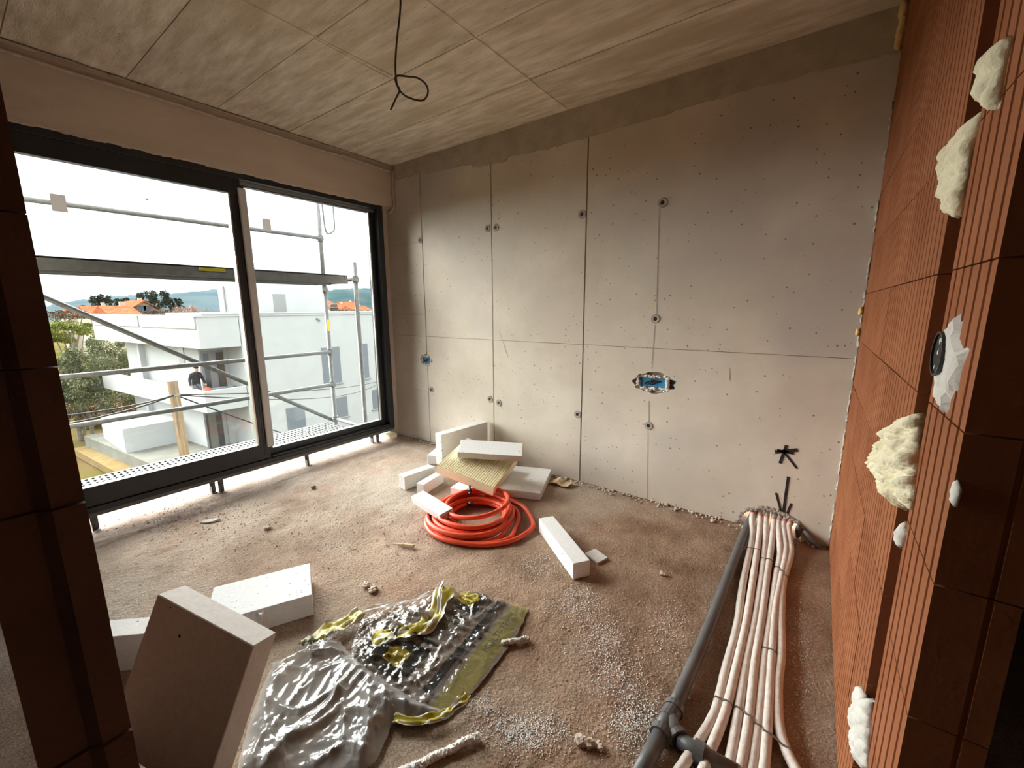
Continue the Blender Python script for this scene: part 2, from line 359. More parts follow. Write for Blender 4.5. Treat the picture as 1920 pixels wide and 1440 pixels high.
def patch(poly, res, h, f, jag=0., uv=None):
    """triangulated relief over a 2-D outline; h(p, distance to outline) is its height, f(x, y, h) its place"""
    pl = resample(poly, res, jag)
    vs = list(pl); ed = [(i, (i + 1) % len(pl)) for i in range(len(pl))]
    x0, x1 = min(p.x for p in pl), max(p.x for p in pl); y0, y1 = min(p.y for p in pl), max(p.y for p in pl)
    x = x0
    while x < x1:
        y = y0
        while y < y1:
            p = Vector((x + random.uniform(-.3, .3) * res, y + random.uniform(-.3, .3) * res))
            if inside(p, pl) and edist(p, pl) > res * .45: vs.append(p)
            y += res
        x += res
    V, E_, Fc = delaunay_2d_cdt([Vector(v) for v in vs], ed, [], 1, 1e-6)[:3]
    bm = bmesh.new(); vv = [bm.verts.new(f(p.x, p.y, h(p, edist(p, pl)))) for p in V]
    ul = bm.loops.layers.uv.new('UVMap') if uv else None
    for t in Fc:
        try: fc = bm.faces.new([vv[i] for i in t])
        except ValueError: continue
        if uv:
            for l, i in zip(fc.loops, t): l[ul].uv = uv(V[i].x, V[i].y)
    return bm
def holed(bm, outer, holes, f, depth):
    """a flat panel with openings, given a front face and side walls; f(u, v, d) places it"""
    loops = [outer] + holes
    flat = [Vector((p[0], p[1], 0)) for l in loops for p in l]
    fr = [bm.verts.new(f(p.x, p.y, 0)) for p in flat]; bk = [bm.verts.new(f(p.x, p.y, depth)) for p in flat]
    for t in tessellate_polygon([[Vector((p[0], p[1], 0)) for p in l] for l in loops]):
        bm.faces.new([fr[i] for i in t])
    k = 0
    for l in loops:
        n = len(l)
        for i in range(n): bm.faces.new((fr[k + i], fr[k + (i + 1) % n], bk[k + (i + 1) % n], bk[k + i]))
        k += n
def lump(bm, c, s, sub=2, amp=.3, fr=6., seed=0.):
    g = bmesh.ops.create_icosphere(bm, subdivisions=sub, radius=1)['verts']
    for v in g:
        d = v.co.copy(); k = 1 + amp * noise.noise(d * fr * .35 + Vector((seed, 0, 0))) + amp * .5 * noise.noise(d * fr + Vector((0, seed, 0)))
        v.co = Vector(c) + Vector((d.x * s[0], d.y * s[1], d.z * s[2])) * k

# ------------------------------------------------------------------ the room shell
YB, XR, XL, ZC = 2.97, .19, -3.67, 2.855
# floor: a raw slab with a rough, dusty surface
def floor_h(x, y):
    return .0045 * noise.noise(Vector((x * 6, y * 6, 0))) + .0035 * noise.noise(Vector((x * 17, y * 17, 3))) + .002 * noise.noise(Vector((x * 43, y * 43, 7))) - .004
bm = bmesh.new(); NX, NY = 260, 260; gx0, gx1, gy0, gy1 = -4.0, .4, -1.7, 2.975
g = [[bm.verts.new((gx0 + (gx1 - gx0) * i / NX, gy0 + (gy1 - gy0) * j / NY, floor_h(gx0 + (gx1 - gx0) * i / NX, gy0 + (gy1 - gy0) * j / NY))) for j in range(NY + 1)] for i in range(NX + 1)]
for i in range(NX):
    for j in range(NY): bm.faces.new((g[i][j], g[i + 1][j], g[i + 1][j + 1], g[i][j + 1]))
floor = struct(obj('floor', bm, M_floor, smooth=True), 'raw dusty brown screed floor')
sl = obj('slab', B((-4.0, -1.7, -.25), (1.5, 4.2, -.02)), M_floor, floor)
# ceiling: slab with the imprint of the formwork boards, each board face a piece
ceil = struct(obj('ceiling', B((-4.0, -1.7, ZC + .006), (1.5, 3.2, ZC + .22)), M_joint), 'bare board-marked concrete ceiling')
ys = [-1.7, -1.1, -.59, -.085, .42, .925, 1.42, 1.93, 2.45, 2.968]
for i in range(len(ys) - 1):
    xs = [-3.66, -1.64, .19, 1.3] if i % 2 else [-3.66, -2.34 if i in (6, ) else -1.64, .19, 1.3]
    for k in range(len(xs) - 1):
        gp = .0028
        zz = ZC + random.uniform(0, .0025)
        obj('board_panel', B((xs[k] + gp, ys[i] + gp, zz), (xs[k + 1] - gp, ys[i + 1] - gp, ZC + .008)), M_ceil, ceil)
for (p, q) in (((-1.64, .93), (-1.64, 2.95)), ((-2.34, .95), (-2.30, 1.9))):     # ridges of grout left by the formwork
    n_ = 26; pts = []
    for i in range(n_ + 1):
        t = i / n_; pts.append((p[0] + (q[0] - p[0]) * t + .004 * noise.noise(Vector((t * 20, p[0], 0))), p[1] + (q[1] - p[1]) * t, ZC))
    obj('grout_ridge', T(pts, [.004 + .003 * abs(noise.noise(Vector((i * .7, p[0], 5)))) for i in range(n_ + 1)], 5), M_ceil, ceil)

# rear wall: panel faces with recessed joints, openings for the two back boxes and the pipe hole
wf = lambda u, v, d: (u, YB + d, v)
wb = bmesh.new()
box(wb, (-3.85, YB + .028, -.02), (-.31, YB + .2, 2.95)); box(wb, (.05, YB + .028, -.02), (.62, YB + .2, 2.95)); box(wb, (1.12, YB + .028, -.02), (1.5, YB + .2, 2.95)); box(wb, (.62, YB + .028, -.02), (1.12, YB + .2, 1.2)); box(wb, (.62, YB + .028, 1.45), (1.12, YB + .2, 2.95)); box(wb, (-.31, YB + .028, .15), (.05, YB + .2, 2.95))  # narrow opening past the block wall is added, unseen, to let in light
wall = struct(obj('wall_rear', wb, M_joint), 'bare cast concrete rear wall with formwork joints')
def ragged(cx, cz, rx, rz, n=26, a=.22, seed=0):
    o = []
    for i in range(n):
        t = 2 * PI * i / n; k = 1 + a * noise.noise(Vector((math.cos(t) * 2.3 + seed, math.sin(t) * 2.3, seed))) + a * .6 * random.uniform(-1, 1)
        o.append((cx + rx * k * math.cos(t), cz + rz * k * math.sin(t)))
    return o
hole1 = ragged(-3.29, .898, .088, .062, 24, .18, 3.1)
hole2 = ragged(-.905, .893, .155, .075, 30, .18, 8.2)
zt, zj = 2.70, 1.143
cols = [-3.83, -3.27, -2.384, -1.477, .19]
notch = [(.19, 0.0), (.048, 0.0)] + [(.045 - .35 * t, .152 * math.sin(PI * min(1, .06 + t * .95)) ** .38 + random.uniform(-.008, .008)) for t in [i / 16 for i in range(17)]] + [(-.31, 0.0)]
for ci in range(4):
    a, b = cols[ci], cols[ci + 1]; ga = .005 if ci else 0; gb = .006 if ci < 3 else 0
    rows = [(0, zj, .0015), (zj, 2.86, .0015)]
    if ci == 0: rows = [(0, .56, .001), (.56, zj, .0012), (zj, 1.37, .0012), (1.37, 2.08, .0012), (2.08, 2.86, .001)]
    for (z0, z1, gz) in rows:
        bm = bmesh.new(); u0, u1 = a + ga, b - gb; v0, v1 = z0 + (gz if z0 else 0), z1 - gz
        holes = []
        outer = [(u0, v0), (u1, v0), (u1, v1), (u0, v1)]
        if ci == 3 and z0 == 0: outer = notch[::-1] and [(u0, 0.0)] + notch[::-1] + [(u1, v1), (u0, v1)]; holes = [hole2]
        dy = random.uniform(0, .0015)
        if ci in (0, 1) and z0 < .9 < z1:     # the small box sits across the joint: cut it from both faces
            if ci == 0:
                h = [p for p in hole1 if p[0] < u1 - .0005]
                h.sort(key=lambda p: p[1]); outer = [(u0, v0), (u1, v0)] + [(u1, h[0][1] - .004)] + h + [(u1, h[-1][1] + .004)] + [(u1, v1), (u0, v1)]
            else:
                h = [p for p in hole1 if p[0] > u0 + .0005]
                h.sort(key=lambda p: -p[1]); outer = [(u0, v0), (u1, v0), (u1, v1), (u0, v1)] + [(u0, h[0][1] + .004)] + h + [(u0, h[-1][1] - .004)]
        holed(bm, outer, holes, lambda u, v, d: (u, YB + d + dy, v), .03)
        obj('panel', bm, M_wall, wall)
# formwork tie rings; a flat black centre paints the shade of each hole
def tie_mesh():
    bm = bmesh.new(); n = 14; rad = (.032, .028, .024, .0135, .0125, .001); dep = (0, -.004, -.0035, -.0032, -.0012, -.0012)
    rg = [[bm.verts.new((r * math.cos(2 * PI * k / n), d, r * math.sin(2 * PI * k / n))) for k in range(n)] for r, d in zip(rad, dep)]
    for i in range(len(rg) - 1):
        for k in range(n):
            f = bm.faces.new((rg[i][k], rg[i][(k + 1) % n], rg[i + 1][(k + 1) % n], rg[i + 1][k])); f.material_index = 1 if i >= 3 else 0
    q = D.meshes.new('tie_hole'); bm.to_mesh(q); bm.free(); q.materials.append(M_joint); q.materials.append(M_dark); return q
tm = tie_mesh()
for (x, z) in ((-2.43, 2.114), (-2.335, 2.113), (-1.513, 2.116), (-.92, 2.114), (-.925, 1.349), (-2.43, .584), (-2.325, .563), (-1.511, .573), (-.931, .574), (-3.225, .585), (-3.30, 2.10)):
    o = obj('tie_hole', tm, None, wall, (x, YB - .001, z))
# mortar band smeared along the top, with a ragged lower edge
band = [(-3.66, 2.856), (.185, 2.856)]
n_ = 150
for i in range(n_ + 1):
    t = i / n_; u = .185 - t * 3.845
    base = 2.645 + .018 * math.sin(t * 9) + (.055 if u < -3.2 else .03 * max(0, (-u - 1.2) / 2))
    if -2.6 < u < -2.2: base -= .03
    base += .016 * noise.noise(Vector((u * 9, 2, 0))) + .010 * noise.noise(Vector((u * 34, 7, 0)))
    band.append((u, base))
bm = bmesh.new(); holed(bm, band, [], lambda u, v, d: (u, YB - .007 + d, v), .012)
obj('mortar_band', bm, M_mortar, wall)
# fine vertical construction marks and scratches
def stroke(parent, pts, w, m, name, lift=.002):
    bm = bmesh.new(); P = [Vector(p) for p in pts]
    for i in range(len(P) - 1):
        d = (P[i + 1] - P[i]); d.normalize(); s = Vector((-d.z, 0, d.x)) * w / 2
        v = [bm.verts.new(q + Vector((0, -lift, 0))) for q in (P[i] - s - d * w * .3, P[i] + s - d * w * .3, P[i + 1] + s + d * w * .3, P[i + 1] - s + d * w * .3)]
        bm.faces.new(v)
    return obj(name, bm, m, parent)
W_ = lambda px, py: ony(px, py, YB)
for pts, w in (([W_(1236, 390), W_(1231, 590)], .004), ([W_(1228, 610), W_(1222, 690)], .004), ([W_(1217, 752), W_(1217, 790)], .005), ([W_(1215, 806), W_(1213, 950)], .003),
               ([W_(936, 620), W_(952, 668)], .004), ([W_(1368, 690), W_(1368, 712)], .005)):
    stroke(wall, pts, w, M_joint, 'scratch', .0012)
# black sprayed arrows
K8 = lambda x, y: W_(1360 + x / 6, 800 + y / 6)
bm_pts = [[K8(685, 215), K8(618, 405)], [K8(660, 285), K8(800, 462)], [K8(572, 285), K8(802, 262)], [K8(590, 265), K8(760, 300)]]
for p_, w in zip(bm_pts, (.017, .013, .022, .016)): stroke(wall, p_, w, M_dark, 'sprayed_arrow', .002)['label'] = 'black sprayed upward arrow mark'
for p_, w in (([K8(708, 568), K8(680, 760), K8(655, 965)], .015), ([K8(572, 750), K8(630, 965)], .013), ([K8(742, 868), K8(685, 1000)], .013)):
    stroke(wall, p_, w, M_dark, 'sprayed_arrow', .002)['label'] = 'black sprayed arrow pointing down at the pipes'
# broken concrete crumbs along the rear wall foot
bm = bmesh.new()
for i in range(420):
    u = random.uniform(-3.6, .12); s = random.uniform(.003, .012) * (1.6 if random.random() < .1 else 1)
    lump(bm, (u, YB - abs(random.gauss(.012, .035)) - .003, s * .3), (s, s, s * .7), 1, .4, 6, i)
obj('crumbs', bm, M_rub, wall)['kind'] = 'stuff'
bm = bmesh.new()
for i in range(30):      # dark rim of the broken hole round the pipes
    t = i / 29; u = .045 - .35 * t; z = .152 * math.sin(PI * min(1, .06 + t * .95)) ** .38
    lump(bm, (u, YB - .004, max(.012, z + random.uniform(-.004, .01))), (.014, .007, .013), 1, .5, 6, i)
obj('broken_rim', bm, M_joint, wall)

# socket back boxes set in chipped openings
def back_box(cx, cz, w, h, label, n):
    t = empty('back_box', (cx, YB + .01, cz))
    bm = bmesh.new(); d = .0165; th = .0035
    box(bm, (-w / 2, 0, -h / 2), (-w / 2 + th, d, h / 2)); box(bm, (w / 2 - th, 0, -h / 2), (w / 2, d, h / 2))
    box(bm, (-w / 2, 0, -h / 2), (w / 2, d, -h / 2 + th)); box(bm, (-w / 2, 0, h / 2 - th), (w / 2, d, h / 2)); box(bm, (-w / 2, d - th, -h / 2), (w / 2, d, h / 2))
    obj('box_shell', bm, M_blue, t)
    bm = bmesh.new(); tube(bm, [(0, d - .006, 0), (0, d - .001, 0)], .02, 12); obj('cable_entry', bm, M_blackp, t)
    bm = bmesh.new()
    for k in range(n): tube(bm, smoothpath([(-w * .3 + .02 * k, d - .006, -h * .3), (-w * .2 + .03 * k, .006, 0), (w * .1 + .02 * k, .010, h * .2)], 4), .0035, 5)
    obj('wires', bm, M_blackp, t)
    bm = bmesh.new(); m_ = .012
    for i in range(110):
        a = 2 * PI * i / 110; k_ = random.uniform(0, .014) * (1.9 if math.sin(a) < -.3 else 1)
        lump(bm, ((w / 2 + .006 + k_ * .6) * max(-1, min(1, 1.35 * math.cos(a))), random.uniform(.002, .014), (h / 2 + .005 + k_) * max(-1, min(1, 1.35 * math.sin(a)))), (.013, .009, .010), 2, .5, 7, i * 1.7)
    if w > .15:
        b2 = bmesh.new(); prism(b2, ragged(w / 2 + .032, -.002, .026, .036, 18, .3, 4.4), 0, .003, lambda x, y, z: (x, .012 + z, y)); obj('cavity_shade', b2, M_gask, t)['label'] = 'black plate standing for shade in the broken hollow beside the box'  # flat black plate painted in as the shade of the hollow
    o = obj('plaster_bed', bm, M_plas, t, smooth=True); o['label'] = 'lumpy white plaster round the box'
    return tag(t, label, 'back box')
back_box(-.925, .896, .19, .062, 'wide blue socket back box in a plaster patch, middle of the rear wall', 3)
back_box(-3.295, .893, .115, .062, 'small blue socket back box in the rear wall close to the window', 2)

# window wall: lintel, piers
wl = struct(empty('wall_left'), 'concrete window wall with deep lintel')
obj('lintel', B((-3.9, -.012, 2.452), (XL, YB - .002, 2.86), .006), M_wall2, wl)
obj('pier', B((-3.9, 2.835, 0), (-3.80, 2.968, 2.455)), M_wall2, wl)
bm = bmesh.new()
for i in range(60): lump(bm, (-3.785, 2.842 + random.uniform(-.006, .004), random.uniform(.1, 2.4)), (.02, .010, random.uniform(.02, .06)), 1, .5, 6, i)
obj('mortar_edge', bm, M_cable, wl)
obj('pier', B((-3.9, -.012, 0), (-3.70, .2, 2.455)), M_wall2, wl)
obj('pier', B((-3.9, -1.7, 0), (-3.70, -1.25, 2.86)), M_wall2, wl)
obj('parapet', B((-3.9, -1.25, 0), (-3.70, -.3, 1.2)), M_wall2, wl); obj('pier', B((-3.9, -.3, 0), (-3.70, -.012, 2.86)), M_wall2, wl)
obj('lintel', B((-3.9, -1.25, 1.7), (-3.70, -.3, 2.86)), M_wall2, wl)  # gap above the corridor parapet is unseen, added to let in some light
bm = bmesh.new()
for i in range(46):     # rough mortar drips where the frame meets the lintel
    y = random.uniform(.25, 2.8); lump(bm, (XL - .012, y, 2.452), (.014, random.uniform(.02, .06), .009), 1, .5, 6, i)
obj('mortar_edge', bm, M_wall2, wl)
# cables along the ceiling corner
t = tag(obj('cable', T([(XL + .012, YB - .04, 2.79)] + [(XL + .012 + .004 * noise.noise(Vector((y * 3, 0, 0))), y, 2.79 + .012 * noise.noise(Vector((y * 2.2, 4, 0))) + .004) for y in [2.9 - i * .12 for i in range(24)]], .011, 8, 3), M_cable, smooth=True),
        'plaster-smeared cable running above the window just below the ceiling', 'cable')
t = tag(obj('cable', T([(XL + .018, YB - .018, 2.80), (XL + .02, YB - .016, 2.68), (XL + .014, YB - .018, 2.58), (XL + .02, YB - .016, 2.47), (XL + .012, YB - .05, 2.41), (XL - .02, YB - .05, 2.40)], .013, 8, 6), M_cable, smooth=True),
        'short plastered conduit dropping down the corner between window and rear wall', 'cable')
bm = bmesh.new()
for i in range(60):
    y = random.uniform(.2, 2.9); lump(bm, (XL + .006, y, 2.845), (.016, random.uniform(.02, .07), .010), 1, .5, 6, i)
obj('mortar_edge', bm, M_mortar, wl)

# ------------------------------------------------------------------ sliding window
win = struct(empty('window_1', (0, 0, 0)), 'anthracite sliding window of two panes on steel feet')
FX0, FX1 = -3.84, -3.69
def part(name, a, b, m=M_frame, bev=.002, par=win): return obj(name, B(a, b, bev), m, par)
part('outer_frame', (FX0, .205, 2.41), (FX1, 2.835, 2.468)); part('outer_frame', (FX0, .205, .125), (FX1 , 2.835, .165))
part('outer_frame', (FX0, 2.775, .165), (FX1, 2.835, 2.41)); part('outer_frame', (FX0, .205, .165), (FX1, .27, 2.41))
part('track_rail', (-3.775, .27, .165), (-3.765, 2.775, .195), M_alu, 0); part('track_rail', (-3.715, 1.55, .165), (-3.705, 2.775, .178), M_frame, 0)
part('track_rail', (-3.775, 1.55, 2.385), (-3.755, 2.775, 2.41), M_alu, 0)
# inner leaf (left), outer leaf (right)
lf = part('sash', (-3.755, .27, .17), (-3.70, 1.53, .300)); part('rail', (-3.755, .27, 2.298), (-3.70, 1.53, 2.41), par=lf)
part('stile', (-3.755, .27, .30), (-3.70, .36, 2.298), par=lf); part('stile', (-3.755, 1.452, .30), (-3.70, 1.53, 2.298), par=lf)
part('gasket', (-3.752, 1.440, .30), (-3.704, 1.4535, 2.298), M_alu, 0, lf); part('gasket', (-3.7, 1.4835, .2), (-3.6985, 1.486, 2.40), M_gask, 0, lf)
t = part('protective_tape', (-3.7005, 1.505, .27), (-3.682, 1.562, 2.345), M_film0, .006, lf); t['label'] = 'beige protective tape on the handle stile'
gp = part('pane', (-3.735, .35, .29), (-3.727, 1.46, 2.305), M_glass, 0, lf)
rf = part('sash', (-3.815, 1.50, .17), (-3.76, 2.775, .232)); part('rail', (-3.815, 1.50, 2.378), (-3.76, 2.775, 2.41), par=rf)
part('stile', (-3.815, 2.72, .232), (-3.76, 2.775, 2.378), par=rf); part('stile', (-3.815, 1.50, .232), (-3.76, 1.58, 2.378), par=rf)
part('gasket', (-3.77, 2.705, .232), (-3.758, 2.72, 2.378), M_alu, 0, rf)
part('pane', (-3.795, 1.57, .225), (-3.787, 2.73, 2.385), M_glass, 0, rf)
for (a, b, x, par) in (((92, 362), (128, 399), -3.7262, lf), ((272, 371), (279, 376), -3.7262, lf), ((491, 409), (509, 433), -3.7862, rf)):
    p, q = onx(*a, x), onx(*b, x); s = obj('glass_sticker', B((x, p.y, q.z), (x + .0008, q.y, p.z)), M_paper, par); s['label'] = 'small square grey sticker on the glass'
part('base_profile', (-3.83, .205, .098), (-3.70, 2.835, .126), M_steel, .001)
# steel feet under the frame
def foot_mesh():
    bm = bmesh.new()
    box(bm, (-.012, -.019, .006), (-.009, .019, .10)); box(bm, (-.012, -.019, .004), (.03, .019, .008)); box(bm, (-.012, -.019, .004), (.03, -.0165, .06))
    tube(bm, [(-.009, 0, .03), (-.004, 0, .03)], .007, 8); tube(bm, [(-.009, 0, .06), (-.004, 0, .06)], .005, 8)
    q = D.meshes.new('foot'); bm.to_mesh(q); bm.free(); q.materials.append(M_steel); return q
fm = foot_mesh()
for (y, x) in ((.42, -3.73), (1.10, -3.75), (1.145, -3.71), (1.845, -3.71), (2.60, -3.78), (2.645, -3.74)):
    obj('foot', fm, None, win, (x, y, -.004))
tag(obj('foam_offcut', B((-3.80, 2.74, .02), (-3.66, 2.84, .065), .006), M_xps), 'pale yellow foam offcut under the right end of the window frame', 'offcut')

# ------------------------------------------------------------------ clay block walls
def comb(L, d, pitch, gw, gd, end_notch=False):
    """plan outline of a ribbed block: length along y from 0, face at x=0, depth to +x"""
    pts = [(0, 0)]; n = int(L / pitch); off = (L - n * pitch) / 2 + pitch / 2
    for i in range(n):
        c = off + i * pitch
        pts += [(0, c - gw / 2), (gd, c - gw / 2 + .002), (gd, c + gw / 2 - .002), (0, c + gw / 2)]
    pts += [(0, L), (d, L)]
    if end_notch: pts += [(d, 0), (.066, 0), (.064, .004), (.060, .004), (.058, 0)]
    else: pts += [(d, 0)]
    return pts
_bm = {}
def block(L, h, d=.093, pitch=.044, gw=.010, gd=.0045, notch_=False):
    k = (round(L, 3), round(h, 3), pitch, notch_)
    if k not in _bm:
        bm = bmesh.new(); prism(bm, comb(L, d, pitch, gw, gd, notch_), .0015, h - .0015)
        bmesh.ops.recalc_face_normals(bm, faces=bm.faces[:])
        q = D.meshes.new('brick'); bm.to_mesh(q); bm.free(); q.materials.append(M_brick); _bm[k] = q
    return _bm[k]
wr = struct(empty('wall_right', (0, 0, 0)), 'ribbed red clay block wall with a cut chase')
CH = .249
for k in range(12):
    z = k * CH; h = min(CH, 2.853 - z)
    obj('brick', block(.25, h, pitch=.047, gw=.012, gd=.006, notch_=True), None, wr, (XR, .87 + random.uniform(-.0015, .0015), z))
    y = 1.24
    segs = ([.23, .5, .5, .5] if k % 2 else [.48, .5, .5, .25])
    for s in segs:
        s = min(s, 2.968 - y)
        if s < .02: break
        obj('brick', block(s - .003, h), None, wr, (XR + random.uniform(-.001, .0015), y, z)); y += s
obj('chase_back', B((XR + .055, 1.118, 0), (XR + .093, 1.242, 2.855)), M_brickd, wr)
bm = bmesh.new()
for i in range(70):     # ragged edge where the blocks meet the concrete
    z = random.uniform(.05, 2.5); lump(bm, (XR - .004, YB - .010, z), (.006, .010, random.uniform(.01, .035)), 1, .6, 6, i)
obj('mortar_edge', bm, M_cable, wr)
# left partition end
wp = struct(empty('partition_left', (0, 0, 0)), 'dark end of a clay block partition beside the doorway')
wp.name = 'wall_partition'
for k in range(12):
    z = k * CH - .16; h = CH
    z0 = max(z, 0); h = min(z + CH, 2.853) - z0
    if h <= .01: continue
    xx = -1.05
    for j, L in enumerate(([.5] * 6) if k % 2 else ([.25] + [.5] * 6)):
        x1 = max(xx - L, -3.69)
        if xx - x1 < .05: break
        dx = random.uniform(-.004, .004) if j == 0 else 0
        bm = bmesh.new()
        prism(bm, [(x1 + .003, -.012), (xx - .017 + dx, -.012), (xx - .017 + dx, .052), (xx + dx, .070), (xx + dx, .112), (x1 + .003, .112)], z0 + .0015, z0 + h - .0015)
        obj('brick', bm, M_bshade, wp); xx = x1
# neighbouring spaces
wn = struct(obj('wall_corridor', B((-3.9, -1.85, 0), (1.5, -1.7, 2.86)), M_corr), 'corridor wall behind the viewer')
wn2 = struct(obj('wall_neighbour', B((1.3, -1.7, 0), (1.5, 2.97, 2.86)), M_corr), 'concrete wall of the room beyond the block wall')

# foam, plaster and pipe in the chase of the right wall
fr = lambda u, v, h: (XR - h, u, v)
def blob_on_wall(name, pxs, hmax, m, label, cat, amp=.7, res=.0065, grp=None, x=XR, base=0.):
    P = [onx(a, b, x) for a, b in pxs]; poly = [(p.y, p.z) for p in P]
    sd = random.uniform(0, 50)
    def h(p, d):
        k = min(1, d / .02); q = Vector((p.x, p.y, sd))
        b1, b2 = noise.voronoi(q * 38)[0][0], noise.voronoi(q * 90)[0][0]
        return base + hmax * (k ** .6) * max(.1, .55 + amp * (.55 - b1) * 1.3 + amp * .5 * (.5 - b2) + .3 * noise.noise(q * 9)) - (.004 if d < 1e-5 else 0)
    bm = patch(poly, res, h, fr, .006)
    # closed back so that it is a solid lump
    o = obj(name, bm, m, smooth=True)
    md = o.modifiers.new('thick', 'SOLIDIFY'); md.thickness = min(.012, hmax); md.offset = 0
    return tag(o, label, cat, grp)
Z5 = lambda x, y: (1500 + x / 3, y / 3)
Z6 = lambda x, y: (1500 + x / 3, 420 + y / 3)
Z7 = lambda x, y: (1500 + x * .3889, 880 + y * .3889)
blob_on_wall('expanding_foam', [Z5(*p) for p in ((1195, 215), (1110, 260), (1080, 330), (1045, 440), (1020, 540), (1070, 575), (1125, 605), (1150, 430), (1165, 340))], .022, M_foam, 'pale cut foam patch highest on the block wall, by the top of the chase', 'foam')
blob_on_wall('expanding_foam', [Z5(*p) for p in ((1020, 640), (940, 730), (870, 800), (835, 920), (845, 1060), (865, 1210), (915, 1200), (935, 1050), (965, 880), (1000, 740))], .026, M_foam, 'long cut foam patch in the chase above the black pipe stub', 'foam')
blob_on_wall('expanding_foam', [Z6(*p) for p in ((690, 1075), (630, 1105), (580, 1140), (545, 1220), (505, 1310), (470, 1380), (500, 1420), (540, 1520), (590, 1600), (640, 1600), (655, 1420), (675, 1250))], .045, M_foam, 'bubbly cream foam bulging from the chase below the black pipe stub', 'foam', .9)
blob_on_wall('expanding_foam', [Z7(*p) for p in ((510, 260), (485, 310), (482, 370), (496, 375), (515, 320))], .02, M_plas, 'small white foam dab in the chase under the bubbly foam', 'foam', res=.008)
blob_on_wall('expanding_foam', [Z7(*p) for p in ((290, 1045), (285, 1150), (272, 1250), (280, 1370), (305, 1440), (325, 1440), (345, 1200), (355, 1120), (320, 1110))], .022, M_plas, 'white ragged foam at the lowest visible end of the chase', 'foam')
blob_on_wall('expanding_foam', [Z7(*p) for p in ((745, 40), (722, 90), (718, 160), (735, 185), (758, 100))], .003, M_plas, 'thin white smear on the near edge of the block wall', 'foam', res=.008)
# at the corner with the rear wall
def corner_foam(pxs, m, label, s):
    bm = bmesh.new()
    for i, (a, b) in enumerate(pxs):
        p = ony(a, b, YB - .02); lump(bm, (XR - .012, YB - .03, p.z), (s * .7, s, s * 1.5), 2, .5, 6, i * 3.3)
    return tag(obj('expanding_foam', bm, m, smooth=True), label, 'foam')
corner_foam([(1706, 15), (1704, 35), (1702, 55), (1700, 75)], M_foamo, 'yellow aged foam in the corner right under the ceiling', .03)
corner_foam([(1617, 583)], M_foamo, 'upper of the two small orange foam beads halfway down the wall corner', .016)
corner_foam([(1613, 622)], M_foamo, 'lower of the two small orange foam beads halfway down the wall corner', .016)
# black pipe stub in a plaster collar
p = onx(1775, 660, XR); st = empty('pipe_stub', (XR, 1.052, 1.345))
bm = bmesh.new(); R0, R1, n_ = .040, .0365, 24
for (r, flip) in ((R0, False), (R1, True)):
    pass
rings = [[bm.verts.new((x, r * math.cos(2 * PI * k / n_), r * math.sin(2 * PI * k / n_))) for k in range(n_)] for (x, r) in ((.05, R0), (-.014, R0), (-.014, R1), (.05, R1))]
for i in range(3):
    for k in range(n_): bm.faces.new((rings[i][k], rings[i][(k + 1) % n_], rings[i + 1][(k + 1) % n_], rings[i + 1][k]))
obj('pipe', bm, M_blackp, st, smooth=False)
bm = bmesh.new(); tube(bm, [(-.0105, 0, 0), (.05, 0, 0)], R1, 18); obj('bore_shade', bm, M_dark, st)  # black disc painted in for the shade inside the bore
pl = [Z6(*q) for q in ((910, 505), (840, 580), (800, 620), (770, 760), (780, 830), (775, 960), (800, 1040), (835, 1085), (850, 1000), (880, 930), (905, 860), (960, 690), (930, 690), (900, 640))]
P = [onx(a, b, XR) for a, b in pl]
bm = patch([(q.y - 1.052, q.z - 1.345) for q in P], .010, lambda p, d: .009 * min(1, d / .01) * (1 + .6 * noise.noise(Vector((p.x * 60, p.y * 60, 0)))) + (0 if d > 1e-5 else -.003), lambda u, v, h: (-h, u, v), .006)
o = obj('plaster_collar', bm, M_plas, st); o['label'] = 'smeared white plaster around the stub'
tag(st, 'black plastic pipe stub poking out of the block wall', 'pipe')

# ------------------------------------------------------------------ hanging wire with a loop
Yw = 1.35; q = lambda a, b: ony(a, b, Yw)
Zw = lambda x, y: q(640 + x / 2.4, y / 2.4)
top = Zw(263, -140); top.z = ZC
pts = [top, Zw(266, -40), Zw(264, 60), Zw(250, 180), Zw(243, 300), Zw(250, 375), Zw(265, 410), Zw(300, 438), Zw(340, 440), Zw(366, 405), Zw(355, 365), Zw(320, 338), Zw(280, 332), Zw(248, 342), Zw(247, 375), Zw(262, 405), Zw(245, 445), Zw(222, 495)]
for i in range(8, 13): pts[i] = pts[i] + Vector((.0, .03, 0))
tag(obj('ceiling_wire', T(pts, .0042, 7, 6), M_wire, smooth=True), 'brown cable hanging from the ceiling, knotted in a loop', 'wire')

# ------------------------------------------------------------------ polystyrene
def foam_box(name, p, m, label, cat='block', grp=None, chip=.002, parent=None):
    """p: x, y, z, yaw, pitch, roll, length, width, height (bottom centre)"""
    L, w, h = p[6], p[7], p[8]; bm = bmesh.new(); box(bm, (-L / 2, -w / 2, 0), (L / 2, w / 2, h))
    bmesh.ops.bevel(bm, geom=bm.edges[:], offset=chip, segments=1, affect='EDGES')
    o = obj(name, bm, m); o.location = p[:3]; o.rotation_mode = 'XYZ'
    o.rotation_euler = (Matrix.Rotation(p[3], 3, 'Z') @ Matrix.Rotation(p[4], 3, 'Y') @ Matrix.Rotation(p[5], 3, 'X')).to_euler('XYZ')
    if cat: tag(o, label, cat, grp)
    return o
foam_box('polystyrene_block', (-1.095, 1.993, 0, -.639, 0, 0, .51, .10, .093), M_eps, 'long white polystyrene bar lying alone right of the orange hose')
foam_box('polystyrene_block', (-2.013, 1.817, .078, -.194, 0, .134, .37, .102, .05), M_eps, 'white polystyrene bar lying across the left of the orange hose coil')
